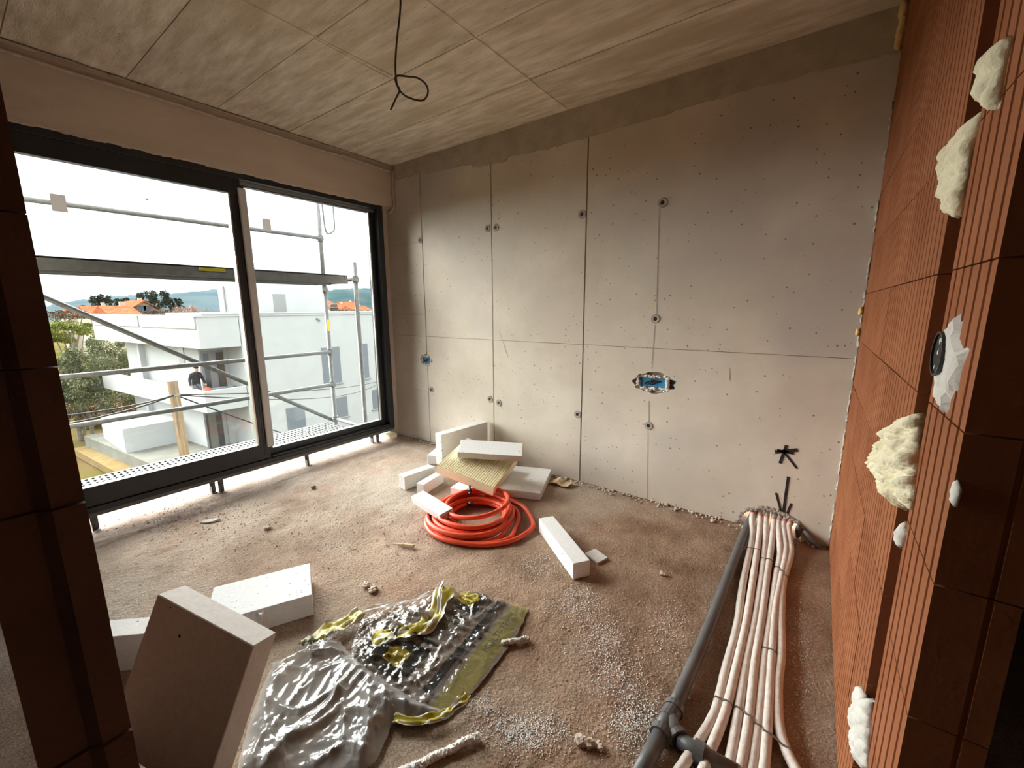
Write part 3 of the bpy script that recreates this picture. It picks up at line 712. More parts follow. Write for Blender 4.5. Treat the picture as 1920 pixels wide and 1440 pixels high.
foam_box('polystyrene_block', (-2.556, 2.159, 0, 1.463, 0, 0, .295, .084, .113), M_eps, 'leftmost white bar on the floor at the pile, beside the speckled one')
foam_box('polystyrene_block', (-2.40, 2.16, 0, 1.74, 0, 0, .26, .07, .085), M_eps, 'speckled white bar under the left corner of the yellow grooved board')
foam_box('polystyrene_block', (-2.742, 2.706, 0, .429, 0, 0, .30, .30, .085), M_eps, 'flat white block under the upright board at the rear wall')
foam_box('polystyrene_block', (-2.501, 2.66, .087, 1.461, 0, 0, .547, .086, .285), M_eps, 'white board standing on edge against the rear wall', 'board')
foam_box('polystyrene_block', (-1.83, 2.64, 0, .36, 0, 0, .40, .49, .06), M_eps, 'flat white board under the right side of the yellow grooved board', 'board')
foam_box('polystyrene_block', (-2.03, 2.30, 0, .15, 0, 0, .30, .28, .075), M_eps, 'short white block in shade beneath the yellow grooved board')
foam_box('polystyrene_block', (-2.13, 2.52, .085, .3, 0, .10, .44, .30, .09), M_eps, 'white slab hidden behind the yellow grooved board')
foam_box('polystyrene_block', (-1.99, 2.43, .302, .607, .06, .201, .497, .201, .049), M_eps, 'white board lying on top of the yellow grooved board', 'board')
# grooved yellow board
p = (-2.035, 2.332, .195, .26, .229, .178, .47, .459, .074); L, w, h = p[6:]
n_ = 27; pr = [(-L / 2, 0), (L / 2, 0)]; pts = [(L / 2, h)]
for i in range(n_):
    a = L / 2 - (i + .18) * L / n_; b = L / 2 - (i + .62) * L / n_
    pts += [(a, h), (a - .001, h - .006), (b, h - .006), (b - .001, h)]
pts += [(-L / 2, h)]
bm = bmesh.new(); prism(bm, pr + pts, -w / 2, w / 2, lambda x, y, z: (x, z, y))
o = obj('grooved_board', bm, M_xps); o.location = p[:3]
o.rotation_euler = (Matrix.Rotation(p[3], 3, 'Z') @ Matrix.Rotation(p[4], 3, 'Y') @ Matrix.Rotation(p[5], 3, 'X')).to_euler('XYZ')
tag(o, 'pale yellow grooved foam board tilted on the pile', 'board')
for (u, v) in ((-.13, -.10), (.12, -.12)):
    bm = bmesh.new(); lump(bm, (u, v, h - .003), (.022, .012, .006), 2, .5, 6, u); obj('dent', bm, M_xps, o)
# small chip
foam_box('polystyrene_chip', (-.906, 2.062, 0, -.347, .05, 0, .105, .085, .012), M_eps, 'thin square white chip beside the long white bar', 'chip')
# foreground
foam_box('polystyrene_block', (-2.013, .726, 0, 1.107, 0, 0, .419, .279, .108), M_eps2, 'bright white slab lying flat behind the big upright slab')
bm = bmesh.new()
a = Vector((-1.868, .682, 0)); prism(bm, [(-.10, -.055), (.035, -.02), (.005, .05), (-.09, .04)], 0, .097)
o = obj('polystyrene_block', bm, M_eps2, loc=(-1.90, .675, 0)); tag(o, 'small wedge-ended white block wedged between the two foreground slabs', 'block')

foam_box('polystyrene_block', (-2.13, .29, 0, .75, 0, 0, .50, .10, .16), M_eps, 'white block half hidden behind the dark partition end')
M_epsb = mat('thick_polystyrene', (.80, .765, .73), (.86, .825, .79), 60, 3, .85, .25, 160, speck=((.05, .045, .04), 17., .22))
foam_box('polystyrene_block', (-1.487, .217, .058, .328, .223, -.322, .392, .09, .461), M_epsb, 'big thick white slab leaning upright in front of the dark partition', 'board', None, .0025)

# ------------------------------------------------------------------ orange hose coil
def coil(loops):
    pts = []
    for (cx, cy, r, z, a0, a1) in loops:
        n = max(6, int(abs(a1 - a0) / .22))
        for i in range(n):
            t = a0 + (a1 - a0) * i / n; pts.append((cx + r * math.cos(t), cy + r * math.sin(t), z + .004 * math.sin(3 * t)))
    return pts
hose = empty('hose', (-1.78, 1.96, 0))
seq = [(-1.72, 2.04, .355, .017, 1.2, 2.0), (-1.72, 2.035, .355, .017, -4.2, .5), (-1.74, 2.0, .335, .019, .8, 6.3), (-1.775, 1.965, .315, .018, .2, 6.3), (-1.79, 1.965, .285, .03, .2, 6.3), (-1.785, 1.955, .29, .055, .2, 6.3),
       (-1.78, 1.965, .26, .052, .2, 6.3), (-1.77, 1.96, .235, .03, .2, 6.3), (-1.775, 1.975, .25, .082, .2, 6.3), (-1.75, 1.965, .21, .06, .2, 6.3), (-1.755, 1.99, .185, .035, .2, 5.6)]
seq = seq[1:]
pts = [Vector(p) - Vector((-1.78, 1.96, 0)) for p in coil(seq)]
sp_ = smoothpath(pts, 3)
sp_ = [v for v in sp_]
for _ in range(3): sp_ = [sp_[0]] + [(sp_[i - 1] + sp_[i] * 2 + sp_[i + 1]) / 4 for i in range(1, len(sp_) - 1)] + [sp_[-1]]
bm = bmesh.new(); tube(bm, sp_, .0155, 10); o = obj('hose_tube', bm, M_orange, hose, smooth=True)
lp = [(-1.775 + .205 * math.cos(t), 2.015 + .225 * math.sin(t), .112 + .012 * math.sin(t + 1)) for t in [2 * PI * i / 40 for i in range(41)]]
bm = bmesh.new(); tube(bm, [Vector(p) - Vector((-1.78, 1.96, 0)) for p in lp], .0155, 10); obj('hose_loop', bm, M_orange, hose, smooth=True)
bm = bmesh.new(); c = Vector((-1.93, 2.11, .10)) - Vector((-1.78, 1.96, 0))
tube(bm, smoothpath([c + Vector((-.05, .06, .08)), c + Vector((-.02, .03, .06)), c + Vector((.0, .0, .035))], 4), .008, 6)
lump(bm, c + Vector((.01, -.01, .026)), (.022, .014, .02), 1, .4, 6, 2); lump(bm, c + Vector((.035, -.035, .022)), (.018, .014, .012), 1, .4, 6, 5)
obj('strap', bm, M_blackp, hose)['label'] = 'black plastic strap end'
bm = bmesh.new(); c = Vector((-1.80, 2.07, .10)) - Vector((-1.78, 1.96, 0)); 
lump(bm, c + Vector((-.09, .0, -.055)), (.03, .018, .02), 1, .3, 6, 4); obj('strap', bm, M_blackp, hose)['label'] = 'black plastic strap end'
tag(hose, 'coil of bright orange plastic hose on the floor', 'hose')

# ------------------------------------------------------------------ pipes from the wall hole
ZP = lambda x, y: (1180 + .361 * x, 920 + .361 * y)
rows = [[(640, 165), (635, 260), (590, 480), (560, 700), (500, 930), (445, 1150), (340, 1330), (262, 1450), (130, 1640)],
        [(683, 165), (670, 260), (640, 470), (607, 680), (552, 930), (497, 1150), (428, 1330), (385, 1450), (300, 1640)],
        [(714, 172), (705, 280), (690, 430), (655, 660), (603, 920), (565, 1160), (515, 1450), (470, 1580)],
        [(752, 178), (737, 290), (716, 430), (690, 640), (650, 900), (622, 1170), (575, 1450), (535, 1580)],
        [(775, 190), (782, 330), (764, 440), (742, 600), (705, 850), (672, 1180), (635, 1450), (600, 1580)],
        [(800, 200), (812, 320), (788, 450), (755, 620), (738, 850), (718, 1180), (698, 1450), (680, 1580)],
        [(826, 205), (838, 330), (800, 470), (788, 640), (788, 850), (772, 1000), (775, 1200), (808, 1330), (865, 1450), (930, 1570)]]
labs = ['leftmost pale wrapped pipe in the fan, nearest the grey drain pipe', 'second pale wrapped pipe from the grey drain pipe', 'third pale wrapped pipe from the grey drain pipe', 'middle pale wrapped pipe of the seven in the fan',
        'third pale wrapped pipe from the block wall', 'second pale wrapped pipe from the block wall', 'rightmost pale wrapped pipe in the fan, nearest the block wall']
PATHS = []
for i, rw in enumerate(rows):
    zz = .02 + (.004 if i % 2 else 0)
    ps = [onz(*ZP(*q), zz) for q in rw]
    # back through the wall: the pipe dives out of the hole
    x0 = -.222 + .037 * i; first = ps[0]; first.z = .075; first.y = min(first.y, 2.93)
    ps[0] = first; ps[1].z = zz + .008
    ps = [Vector((x0, 3.16, .10)), Vector((first.x * .6 + x0 * .4, 2.99, .095))] + ps
    sp_ = smoothpath(ps, 6); PATHS.append(sp_)
    t = empty('insulated_pipe', (ps[-1].x, ps[-1].y, 0)); off = Vector((ps[-1].x, ps[-1].y, 0))
    rad = [.0168 + .0012 * noise.noise(Vector((k * .8, i * 5, 0))) for k in range(len(sp_))]
    bm = bmesh.new(); tube(bm, [v - off for v in sp_], rad, 10); obj('wrap', bm, M_ins, t, smooth=True)
    bm = bmesh.new(); tube(bm, [v - off + Vector((0, -.001, .001)) for v in sp_[7:10]], .0176, 10)
    obj('wrap_end', bm, M_insp, t, smooth=True)
    tag(t, labs[i], 'pipe', 'pale wrapped pipes fanning out of the rear wall')
def at_y(path, y):
    for a, b in zip(path, path[1:]):
        if (a.y - y) * (b.y - y) <= 0 and a.y != b.y: return a.lerp(b, (y - a.y) / (b.y - a.y))
    return path[-1]
def tie(idx, y, label, dy=0.):
    P = [at_y(PATHS[i], y + dy * k) for k, i in enumerate(idx)]
    pts = [P[0] + Vector((-.022, 0, -.012))]
    for p in P: pts += [p + Vector((-.012, 0, .017)), p + Vector((.012, 0, .017))]
    pts.append(P[-1] + Vector((.022, 0, -.012)))
    bm = bmesh.new(); n_ = []
    for k in range(len(pts) - 1):
        a, b = pts[k], pts[k + 1]
        v = [bm.verts.new(a + Vector((0, s * .0035, 0))) for s in (-1, 1)] + [bm.verts.new(b + Vector((0, s * .0035, 0))) for s in (1, -1)]
        bm.faces.new(v)
    bmesh.ops.remove_doubles(bm, verts=bm.verts[:], dist=.0005)
    o = obj('cable_tie', bm, M_tie); m = o.modifiers.new('t', 'SOLIDIFY'); m.thickness = .0022
    tag(o, label, 'cable tie')
tie([0, 1], 2.62, 'grey cable tie round the two left pipes by the wall hole')
tie([2, 3], 2.55, 'grey cable tie round the middle two pipes by the wall hole')
tie([4, 5, 6], 2.50, 'grey cable tie round the three right pipes by the wall hole', -.03)
tie([0, 1], 1.47, 'grey cable tie round the two left pipes close to the drain branch')
tie([2, 3, 4, 5, 6], 1.47, 'long grey cable tie across the five right pipes', -.015)
tie([4, 5], 1.83, 'thin grey cable tie halfway along the pipe fan')
# grey drain pipe with a branch
dr = empty('drain_pipe', (-.30, 1.40, 0)); off = Vector((-.30, 1.40, 0))
zr = .026
axis = [onz(*ZP(*q), zr) for q in ((592, 235), (400, 745), (232, 1130))]
j0 = onz(*ZP(195, 1190), zr); j1 = onz(*ZP(158, 1275), zr); endp = onz(*ZP(30, 1520), zr)
dirv = (axis[0] - axis[2]).normalized()
b1 = onz(*ZP(258, 1290), zr); b2 = onz(*ZP(335, 1345), zr); b3 = onz(*ZP(560, 1470), zr)
P0 = axis[0]; 
bm = bmesh.new(); tube(bm, smoothpath([v - off for v in (Vector((P0.x + .03, 3.1, .075)), Vector((P0.x + .02, 2.97, .06)), Vector((P0.x + .005, 2.86, .035)), axis[0] * .7 + axis[1] * .3, axis[1], axis[2])], 5), .0245, 14); obj('pipe', bm, M_pipe, dr, smooth=True)
bm = bmesh.new(); tube(bm, [axis[2] - off, j0 - off], .030, 16); tube(bm, [axis[2] - off + dirv * .012, axis[2] - off - dirv * .012], .034, 16); obj('socket', bm, M_pipe, dr, smooth=False)
bm = bmesh.new(); tube(bm, [j0 - off + dirv * .03, j0 - off, j1 - off], .028, 16); tube(bm, [j0 - off + dirv * .02, j0.lerp(b1, .5) - off, b1 - off], .028, 16); obj('branch', bm, M_pipe, dr, smooth=True)
bm = bmesh.new(); tube(bm, [j1 - off + (j0 - j1) * .35, j1 - off], .034, 16); obj('socket', bm, M_pipe, dr)
bm = bmesh.new(); tube(bm, [b1 - off + (j0 - b1) * .25, b1 - off], .034, 16); obj('socket', bm, M_pipe, dr)
bm = bmesh.new(); tube(bm, [b1 - off, b2 - off, b3 - off], .0255, 14); obj('pipe', bm, M_pipe, dr, smooth=True)
bm = bmesh.new(); tube(bm, [b2 - off, b2 - off + (b3 - b2).normalized() * .03], .034, 16); obj('socket', bm, M_pipe, dr)
bm = bmesh.new(); tube(bm, [j1 - off, endp - off], .0255, 14); obj('pipe', bm, M_pipe, dr, smooth=True)
tag(dr, 'grey plastic drain pipe with a branch fitting along the floor', 'pipe')
# short dark pipe end low in the wall, right of the hole
bm = bmesh.new(); tube(bm, smoothpath([(.045, 2.985, .075), (.08, 2.94, .055), (.115, 2.93, .028), (.15, 2.93, .006)], 4), .016, 8)
lump(bm, (.03, 2.955, .06), (.016, .014, .05), 2, .4, 6, 1)
tag(obj('conduit', bm, M_pipe, smooth=True), 'short dark grey conduit bending out of the wall right of the pipe fan', 'conduit')

# ------------------------------------------------------------------ plastic packaging
ZF = lambda x, y: onz(460 + .3125 * x, 1060 + .3125 * y, .004)
hemA, hemB = ZF(1690, 262), ZF(1195, 930)
hu = (hemA - hemB).normalized(); hv = Vector((0, 0, 1)).cross(hu)
def fuv(x, y): d = Vector((x, y, 0)) - hemB; return (d.x * hu.x + d.y * hu.y, d.x * hv.x + d.y * hv.y)
pl = [ZF(*q) for q in ((1210, 170), (1400, 158), (1560, 213), (1700, 260), (1640, 400), (1560, 520), (1420, 700), (1330, 800), (1195, 930), (1040, 965), (880, 945), (800, 800), (640, 600), (640, 480), (700, 330), (860, 250), (1080, 195))]
def hA(p, d):
    u, v = fuv(p.x, p.y); k = min(1, d / .03)
    dd = noise.voronoi(Vector((u * 14 + noise.noise(Vector((u * 6, v * 6, 0))), v * 9, 2.)))[0]; d2 = noise.voronoi(Vector((u * 40 + v * 14, v * 17 - u * 8, 5.)))[0]
    k *= .3 if v < .1 else 1
    return .006 + k * (.012 * math.exp(-(dd[1] - dd[0]) * 8) + .005 * math.exp(-(d2[1] - d2[0]) * 6) * (1.3 if v > .18 else .4) + .006 * abs(noise.noise(Vector((u * 9, v * 22, 1)))) + .007 * abs(noise.noise(Vector((u * 30 + v * 12, v * 34 - u * 10, 5)))) * (1.6 if v > .18 else .5)) + (.02 * max(0, 1 - abs(v - .42) / .12) * k)
bm = patch([(p.x, p.y) for p in pl], .0075, hA, lambda x, y, h: (x, y, h), .004, fuv)
pa = tag(obj('packaging_film', bm, M_print, smooth=True), 'transparent packaging film printed in yellow and black, spread on the floor', 'film')
def lettering(txt, u, v, size, ang, m, parent, z=.017, label=None):
    cu = D.curves.new('lettering', 'FONT'); cu.body = txt; cu.size = size; cu.align_x = 'LEFT'
    o = D.objects.new('lettering', cu); COL.objects.link(o)
    me = D.meshes.new_from_object(o.evaluated_get(bpy.context.evaluated_depsgraph_get())); D.objects.remove(o)
    base = math.atan2(hu.y, hu.x)
    pos = hemB + hu * u + hv * v
    q = obj('lettering', me, m, parent, (pos.x, pos.y, z)); q.rotation_euler = (0, 0, base + ang)
    return q
lettering('MULTI-TERM', .30, .016, .045, 0, M_dark, pa, .022)
lettering('IS', .505, .235, .10, 0, M_wrapY, pa, .030)
lettering('REI', .49, .405, .045, -PI / 2 + .3, M_dark, pa, .024)
lettering('CZ', .36, .42, .05, -PI / 2 + .3, M_dark, pa, .024)
# clear, crumpled part of the bag
pl = [ZF(*q) for q in ((20, 960), (110, 720), (170, 590), (330, 520), (470, 430), (560, 460), (650, 560), (840, 690), (1010, 810), (1180, 880), (1190, 925), (1040, 965), (880, 960), (850, 1040), (780, 1190), (690, 1260), (-60, 1290))]
def hB(p, d):
    k = min(1, d / .05); q = Vector((p.x, p.y, 0))
    w_ = Vector((noise.noise(q * 3), noise.noise(q * 3 + Vector((7, 3, 1))), 0)) * .12
    def crease(f, s_, o_):
        dd = noise.voronoi(Vector(((p.x + w_.x) * f, (p.y + w_.y) * f * s_, o_)))[0]; return math.exp(-(dd[1] - dd[0]) * 7)
    return .011 + k * (.030 * crease(4.2, .7, 3.) + .016 * crease(9, 1.2, 8.) + .007 * crease(22, 1.3, 1.) + .022 * max(0, noise.noise(q * 3.1 + Vector((3, 1, 2)))) + .006)
bm = patch([(p.x, p.y) for p in pl], .0075, hB, lambda x, y, h: (x, y, h), .005)
pb = tag(obj('packaging_film', bm, M_clear, smooth=True), 'crumpled clear plastic bag beside the big upright slab', 'film')
def ribbon(pxs, w, amp, mats, seed):
    """a folded, curling strip of film"""
    P = smoothpath([ZF(x, y) + Vector((0, 0, z)) for x, y, z in pxs], 6); bm = bmesh.new(); rows_ = []; n = 11
    for i, p in enumerate(P):
        t = (P[min(i + 1, len(P) - 1)] - P[max(i - 1, 0)]).normalized(); s = Vector((-t.y, t.x, 0)).normalized(); r = []
        ww = w * (1 + .35 * noise.noise(Vector((i * .3, seed, 0))))
        for j in range(n):
            f = j / (n - 1) * 2 - 1
            dd = noise.voronoi(Vector((i * .17, f * 1.5, seed)))[0]; hgt = .010 + amp * (.75 * math.exp(-(dd[1] - dd[0]) * 5) + .5 * abs(math.sin(f * 1.6 + seed + i * .25)) + .4 * noise.noise(Vector((i * .3, f * 1.5, seed))))
            r.append(bm.verts.new(p + s * (ww * f * (1 - .2 * abs(f)) + .008 * noise.noise(Vector((i * .3, seed, 3)))) + t * .004 * noise.noise(Vector((i * .8, f * 2, seed))) + Vector((0, 0, max(.007, hgt)))))
        rows_.append(r)
    for i in range(len(rows_) - 1):
        for j in range(n - 1):
            f = bm.faces.new((rows_[i][j], rows_[i + 1][j], rows_[i + 1][j + 1], rows_[i][j + 1])); f.material_index = 1 if (j in (0, 9) or noise.noise(Vector((i * .45, j * .5, seed))) > .28) else 0
    q = D.meshes.new('fold'); bm.to_mesh(q); bm.free()
    for m in mats: q.materials.append(m)
    return q
f1 = obj('fold', ribbon([(1205, 185, .02), (1150, 300, .01), (1110, 370, .005), (1000, 425, .004), (870, 455, .003), (760, 480, .0)], .056, .026, (M_wrapY, M_wrapW), 1.2), None, pa, smooth=True); f1['label'] = 'yellow crumpled fold of the film'
f2 = obj('fold', ribbon([(700, 325, .02), (620, 375, .012), (520, 410, .008), (430, 465, .006), (370, 520, 0)], .05, .024, (M_wrapY, M_wrapW), 3.4), None, pa, smooth=True); f2['label'] = 'yellow crumpled fold at the mouth of the bag'
f3 = obj('fold', ribbon([(1180, 160, .045), (1165, 230, .04), (1165, 300, .02), (1150, 370, .006)], .013, .010, (M_wrapW, M_wrapW), .4), None, pa, smooth=True); f3['label'] = 'white curled edge of the film'
f4 = obj('fold', ribbon([(1330, 800, .0), (1260, 880, .008), (1190, 930, .006), (1060, 960, .004), (890, 945, .002)], .02, .014, (M_wrapY, M_wrapW), 2.4), None, pa, smooth=True)
f5 = obj('fold', ribbon([(700, 300, .004), (860, 262, .006), (1000, 235, .004), (1110, 190, .006)], .022, .012, (M_clear, M_clear), 5.), None, pa, smooth=True)
lettering('KONTIN', .185, .575, .05, 2.62, M_dark, pa, .044)
lettering('ISO', -.02, .69, .05, 2.75, M_dark, pa, .04)
bm = bmesh.new()       # ruler marks printed on the clear bag
for i in range(34):
    t = i / 33; a = ZF(400, 1210).lerp(ZF(860, 890), t); 
    n_ = Vector((-.6, .8, 0)) * .014
    z0 = hB(a, .05) + .004
    v = [bm.verts.new(a + n_ * s + Vector((dx, 0, z0))) for s, dx in ((0, -.0012), (0, .0012), (1, .0012), (1, -.0012))]; bm.faces.new(v)
obj('ruler_print', bm, M_tie, pb)['label'] = 'grey ruler marks printed along the bag edge'

# foam sausages and loose scraps
def sausage(a, b, r, label, seed, m=M_bead):
    a, b = Vector(a), Vector(b); bm = bmesh.new(); n = int((b - a).length / (r * .55))
    for i in range(n + 1):
        t = i / n; s = Vector((-(b - a).y, (b - a).x, 0)).normalized()
        lump(bm, a.lerp(b, t) + s * .010 * noise.noise(Vector((t * 4, seed, 0))) + Vector((0, 0, r * .8)), (r, r, r * .9), 2, .5, 9, i + seed)
    return tag(obj('foam_strip', bm, m), label, 'foam strip')
sausage((-.93, .60, 0), (-.785, .868, 0), .013, 'crumbly white foam strip lying before the clear bag', 3)
sausage((-.955, 1.235, .004), (-.885, 1.315, 0), .011, 'short whitish foam strip on the edge of the printed film', 11, M_stone)
def flake(px, py, s, m, label, cat, name, rot=0., th=.35, seed=0):
    p = onz(px, py, .0); bm = bmesh.new()
    pr = [(s * .5 * k * math.cos(a), s * .5 * k * math.sin(a) * .55) for a, k in ((0, 1.1), (.9, .8), (2.0, .95), (3.1, 1.15), (4.1, .8), (5.2, .9))]
    prism(bm, pr, 0, s * th * .4); bmesh.ops.bevel(bm, geom=bm.edges[:], offset=s * .03, segments=1, affect='EDGES')
    o = obj(name, bm, m, loc=(p.x, p.y, .0)); o.rotation_euler = (.06, -.05, rot); return tag(o, label, cat)
flake(395, 978, .11, M_stone, 'flat pale chip on the floor below the window', 'chip', 'mortar_chip', 1.0, .25)
# a wood splinter
a, b = onz(737, 1020, .008), onz(776, 1024, .012)
bm = bmesh.new(); s = Vector((0, .012, 0)); tube(bm, [a, a.lerp(b, .5), b], [.004, .009, .013], 5); tag(obj('wood_splinter', bm, M_chipw), 'thin wood splinter on the floor left of the orange hose', 'splinter')
# bent metal offcut by the rear wall
bm = bmesh.new(); c = onz(1052, 908, 0)
for i, (u, v) in enumerate(zip(range(9), range(9))): pass
g = [[bm.verts.new((c.x + (-.09 + .18 * i / 8), c.y + (-.05 + .10 * j / 3), .008 + .035 * math.sin(PI * i / 8 * 1.4) ** 2 * (.5 + .5 * j / 3))) for j in range(4)] for i in range(9)]
for i in range(8):
    for j in range(3): bm.faces.new((g[i][j], g[i + 1][j], g[i + 1][j + 1], g[i][j + 1]))
o = obj('board_scrap', bm, M_chipw); md = o.modifiers.new('t', 'SOLIDIFY'); md.thickness = .004; tag(o, 'curled brown board scrap on the floor by the rear wall', 'scrap')
for i, (x, y, s, lb) in enumerate(((686, 1098, .05, 'small plaster lump nearest the flat white slab in front of the hose'), (700, 1106, .06, 'larger plaster lump in front of the hose'), (1097, 1388, .062, 'beige crumbly plaster lump in front of the drain pipe'), (1125, 1400, .035, 'small beige plaster lump beside the crumbly one'),
                                   (1243, 1077, .04, 'tiny pale plaster lump left of the drain pipe'), (1190, 925, .05, 'pale mortar lump on the floor near the rear wall'), (588, 915, .045, 'dark brown dirt lump by the right window foot'), (500, 990, .05, 'grey mortar lump in the middle of the window side floor'))):
    p = onz(x, y, 0); bm = bmesh.new()
    for k in range(4): lump(bm, (random.uniform(-.3, .3) * s, random.uniform(-.3, .3) * s, s * .12), (s * .3, s * .26, s * .2), 2, .6, 7, i * 5 + k)
    tag(obj('plaster_lump', bm, M_rub if i != 6 else M_brickd, loc=p), lb, 'lump')

# scattered polystyrene crumbs and grit: nobody could count them
def scatter(name, zones, n, smin, smax, m, label, cat):
    V, Fc = [], []
    for (x, y, sx, sy, w) in zones:
        c = onz(x, y, 0); ex = onz(x + sx, y, 0); ey = onz(x, y - sy, 0); a, b = ex - c, ey - c
        for i in range(int(n * w)):
            p = c + a * random.gauss(0, .5) + b * random.gauss(0, .5)
            if not (-3.9 < p.x < XR - .02 and .1 < p.y < YB - .02): continue
            s = random.uniform(smin, smax); k = len(V); z = floor_h(p.x, p.y) + s * .5
            r = [random.uniform(.7, 1.3) for _ in range(6)]
            V += [(p.x + s * r[0], p.y, z), (p.x - s * r[1], p.y, z), (p.x, p.y + s * r[2], z), (p.x, p.y - s * r[3], z), (p.x, p.y, z + s * r[4]), (p.x, p.y, z - s * .6)]
            for f in ((0, 2, 4), (2, 1, 4), (1, 3, 4), (3, 0, 4), (2, 0, 5), (1, 2, 5), (3, 1, 5), (0, 3, 5)): Fc.append([k + q for q in f])
    me = D.meshes.new(name); me.from_pydata(V, [], Fc); me.materials.append(m)
    return tag(obj(name, me), label, cat, None, 'stuff')
scatter('polystyrene_crumbs', [(1010, 1060, 60, 30, .12), (1085, 1130, 60, 40, .18), (1130, 1200, 60, 50, .16), (985, 1370, 90, 40, .28), (900, 1320, 40, 30, .07), (1190, 1350, 60, 60, .22), (1160, 1270, 60, 50, .1), (1250, 1180, 40, 60, .06), (840, 990, 60, 40, .03), (640, 1180, 60, 30, .04), (1500, 1250, 25, 160, .1)], 6500, .0011, .0029, M_bead, 'white polystyrene crumbs strewn over the floor', 'crumbs')
scatter('grit', [(420, 980, 220, 60, .35), (700, 1000, 200, 80, .25), (1100, 1100, 250, 120, .2), (900, 900, 260, 40, .1), (1250, 1200, 120, 200, .1), (330, 960, 120, 30, .1), (640, 860, 90, 40, .1)], 1500, .0018, .005, M_rub, 'sandy grit strewn over the floor', 'grit')

# ------------------------------------------------------------------ scaffold outside
XO, XI = -4.85, -4.17
scf = empty('scaffold', (XO, 2.8, 0))
so = Vector((XO, 2.8, 0))
def sp(name, pts, r, m=M_steel, seg=10):
    bm = bmesh.new(); tube(bm, [Vector(p) - so for p in pts], r, seg); return obj(name, bm, m, scf, smooth=True)
sp('standard', [(XO, 2.815, -6.0), (XO, 2.815, 1.66)], .024); sp('standard', [(XO, 2.815, 1.66), (XO, 2.815, 2.66)], .024); sp('standard', [(XI, 2.79, -6.0), (XI, 2.79, 1.93)], .024)
sp('standard', [(XO, -.26, -6.0), (XO, -.26, 2.66)], .024); sp('standard', [(XI, -.26, -6.0), (XI, -.26, 1.93)], .024)
sp('guard_rail', [(XO + .03, -.26, 2.235), (XO + .03, 2.80, 2.245)], .021); sp('guard_rail', [(XO + .03, -.26, .905), (XO + .03, 2.80, .905)], .021); sp('guard_rail', [(XO + .03, -.26, .50), (XO + .03, 2.80, .50)], .021)
a, b = onx(85, 558, XO - .03), onx(625, 788, XO - .03); a = a + (a - b) * .35
sp('diagonal_brace', [a, b], .022)
sp('transom', [(XO, 2.815, .05), (XI, 2.79, .05)], .02); sp('transom', [(XO, 2.815, 1.745), (XI, 2.79, 1.745)], .02)
sp('ladder_guard', smoothpath([(XO, 2.872, 2.75), (XO, 2.88, 2.45), (XO, 2.895, 2.34), (XO, 2.93, 2.315), (XO, 2.995, 2.36), (XO, 3.01, 2.44), (XO, 3.01, 2.75)], 5), .010)
for (x, y, z) in ((XO, 2.815, .905), (XO, 2.815, .50), (XO, 2.815, 2.245), (XO, 2.815, 1.66), (XI, 2.79, 1.745), (XO, 2.815, .05)):
    bm = bmesh.new(); tube(bm, [Vector((x, y, z - .035)) - so, Vector((x, y, z + .035)) - so], .033, 10); box(bm, Vector((x, y - .05, z - .018)) - so, Vector((x + .04, y + .02, z + .018)) - so); obj('coupler', bm, M_steel, scf)
# upper deck: steel planks with flanged edges
y0, y1 = -.3, 2.70
for k in range(2):
    xa = XI - .01 - k * .33; bm = bmesh.new()
    box(bm, Vector((xa - .32, y0, 1.772)) - so, Vector((xa, y1, 1.785)) - so)
    for xx in (xa - .005, xa - .32): box(bm, Vector((xx, y0, 1.73)) - so, Vector((xx + .005, y1, 1.78)) - so)
    box(bm, Vector((xa - .012, y0, 1.695)) - so, Vector((xa + .006, y1, 1.735)) - so); box(bm, Vector((xa - .32, y0, 1.70)) - so, Vector((xa - .30, y1, 1.735)) - so)
    box(bm, Vector((xa - .32, y1 - .03, 1.70)) - so, Vector((xa + .004, y1, 1.785)) - so)
    d = obj('deck_plank', bm, M_steeld, scf)
yl = obj('sticker', B(Vector((XI - .0085, onx(373, 500, XI).y, 1.745)) - so, Vector((XI - .004, onx(423, 505, XI).y, 1.773)) - so), M_yel, scf); yl['label'] = 'yellow label on the deck edge'
yb = obj('sticker', B(Vector((XO + .015, 2.80, 1.16)) - so, Vector((XO + .026, 2.83, 1.30)) - so), M_yel, scf); yb['label'] = 'yellow sticker on the outer post'
# lower deck: perforated planks with slotted openings
for k in range(2):
    xa = XI - .02 - k * .335; bm = bmesh.new(); hl = []
    for j in range(74):
        yy = y0 + .03 + j * .0405
        for q in range(4): hl.append((xa - .30 + q * .073, yy))
    # ribs between the slots
    ny = 74
    for j in range(ny + 1):
        yy = y0 + j * .0405; box(bm, Vector((xa - .32, yy, .022)) - so, Vector((xa, min(yy + .022, y1), .032)) - so)
    for q in range(5): box(bm, Vector((xa - .32 + q * .075, y0, .020)) - so, Vector((xa - .32 + q * .075 + .022, y1, .0335)) - so)
    box(bm, Vector((xa - .005, y0, -.04)) - so, Vector((xa, y1, .03)) - so); box(bm, Vector((xa - .32, y0, -.04)) - so, Vector((xa - .315, y1, .03)) - so)
    obj('deck_plank', bm, M_steelg, scf)
tag(scf, 'galvanised steel scaffold with decks and rails outside the window', 'scaffold')

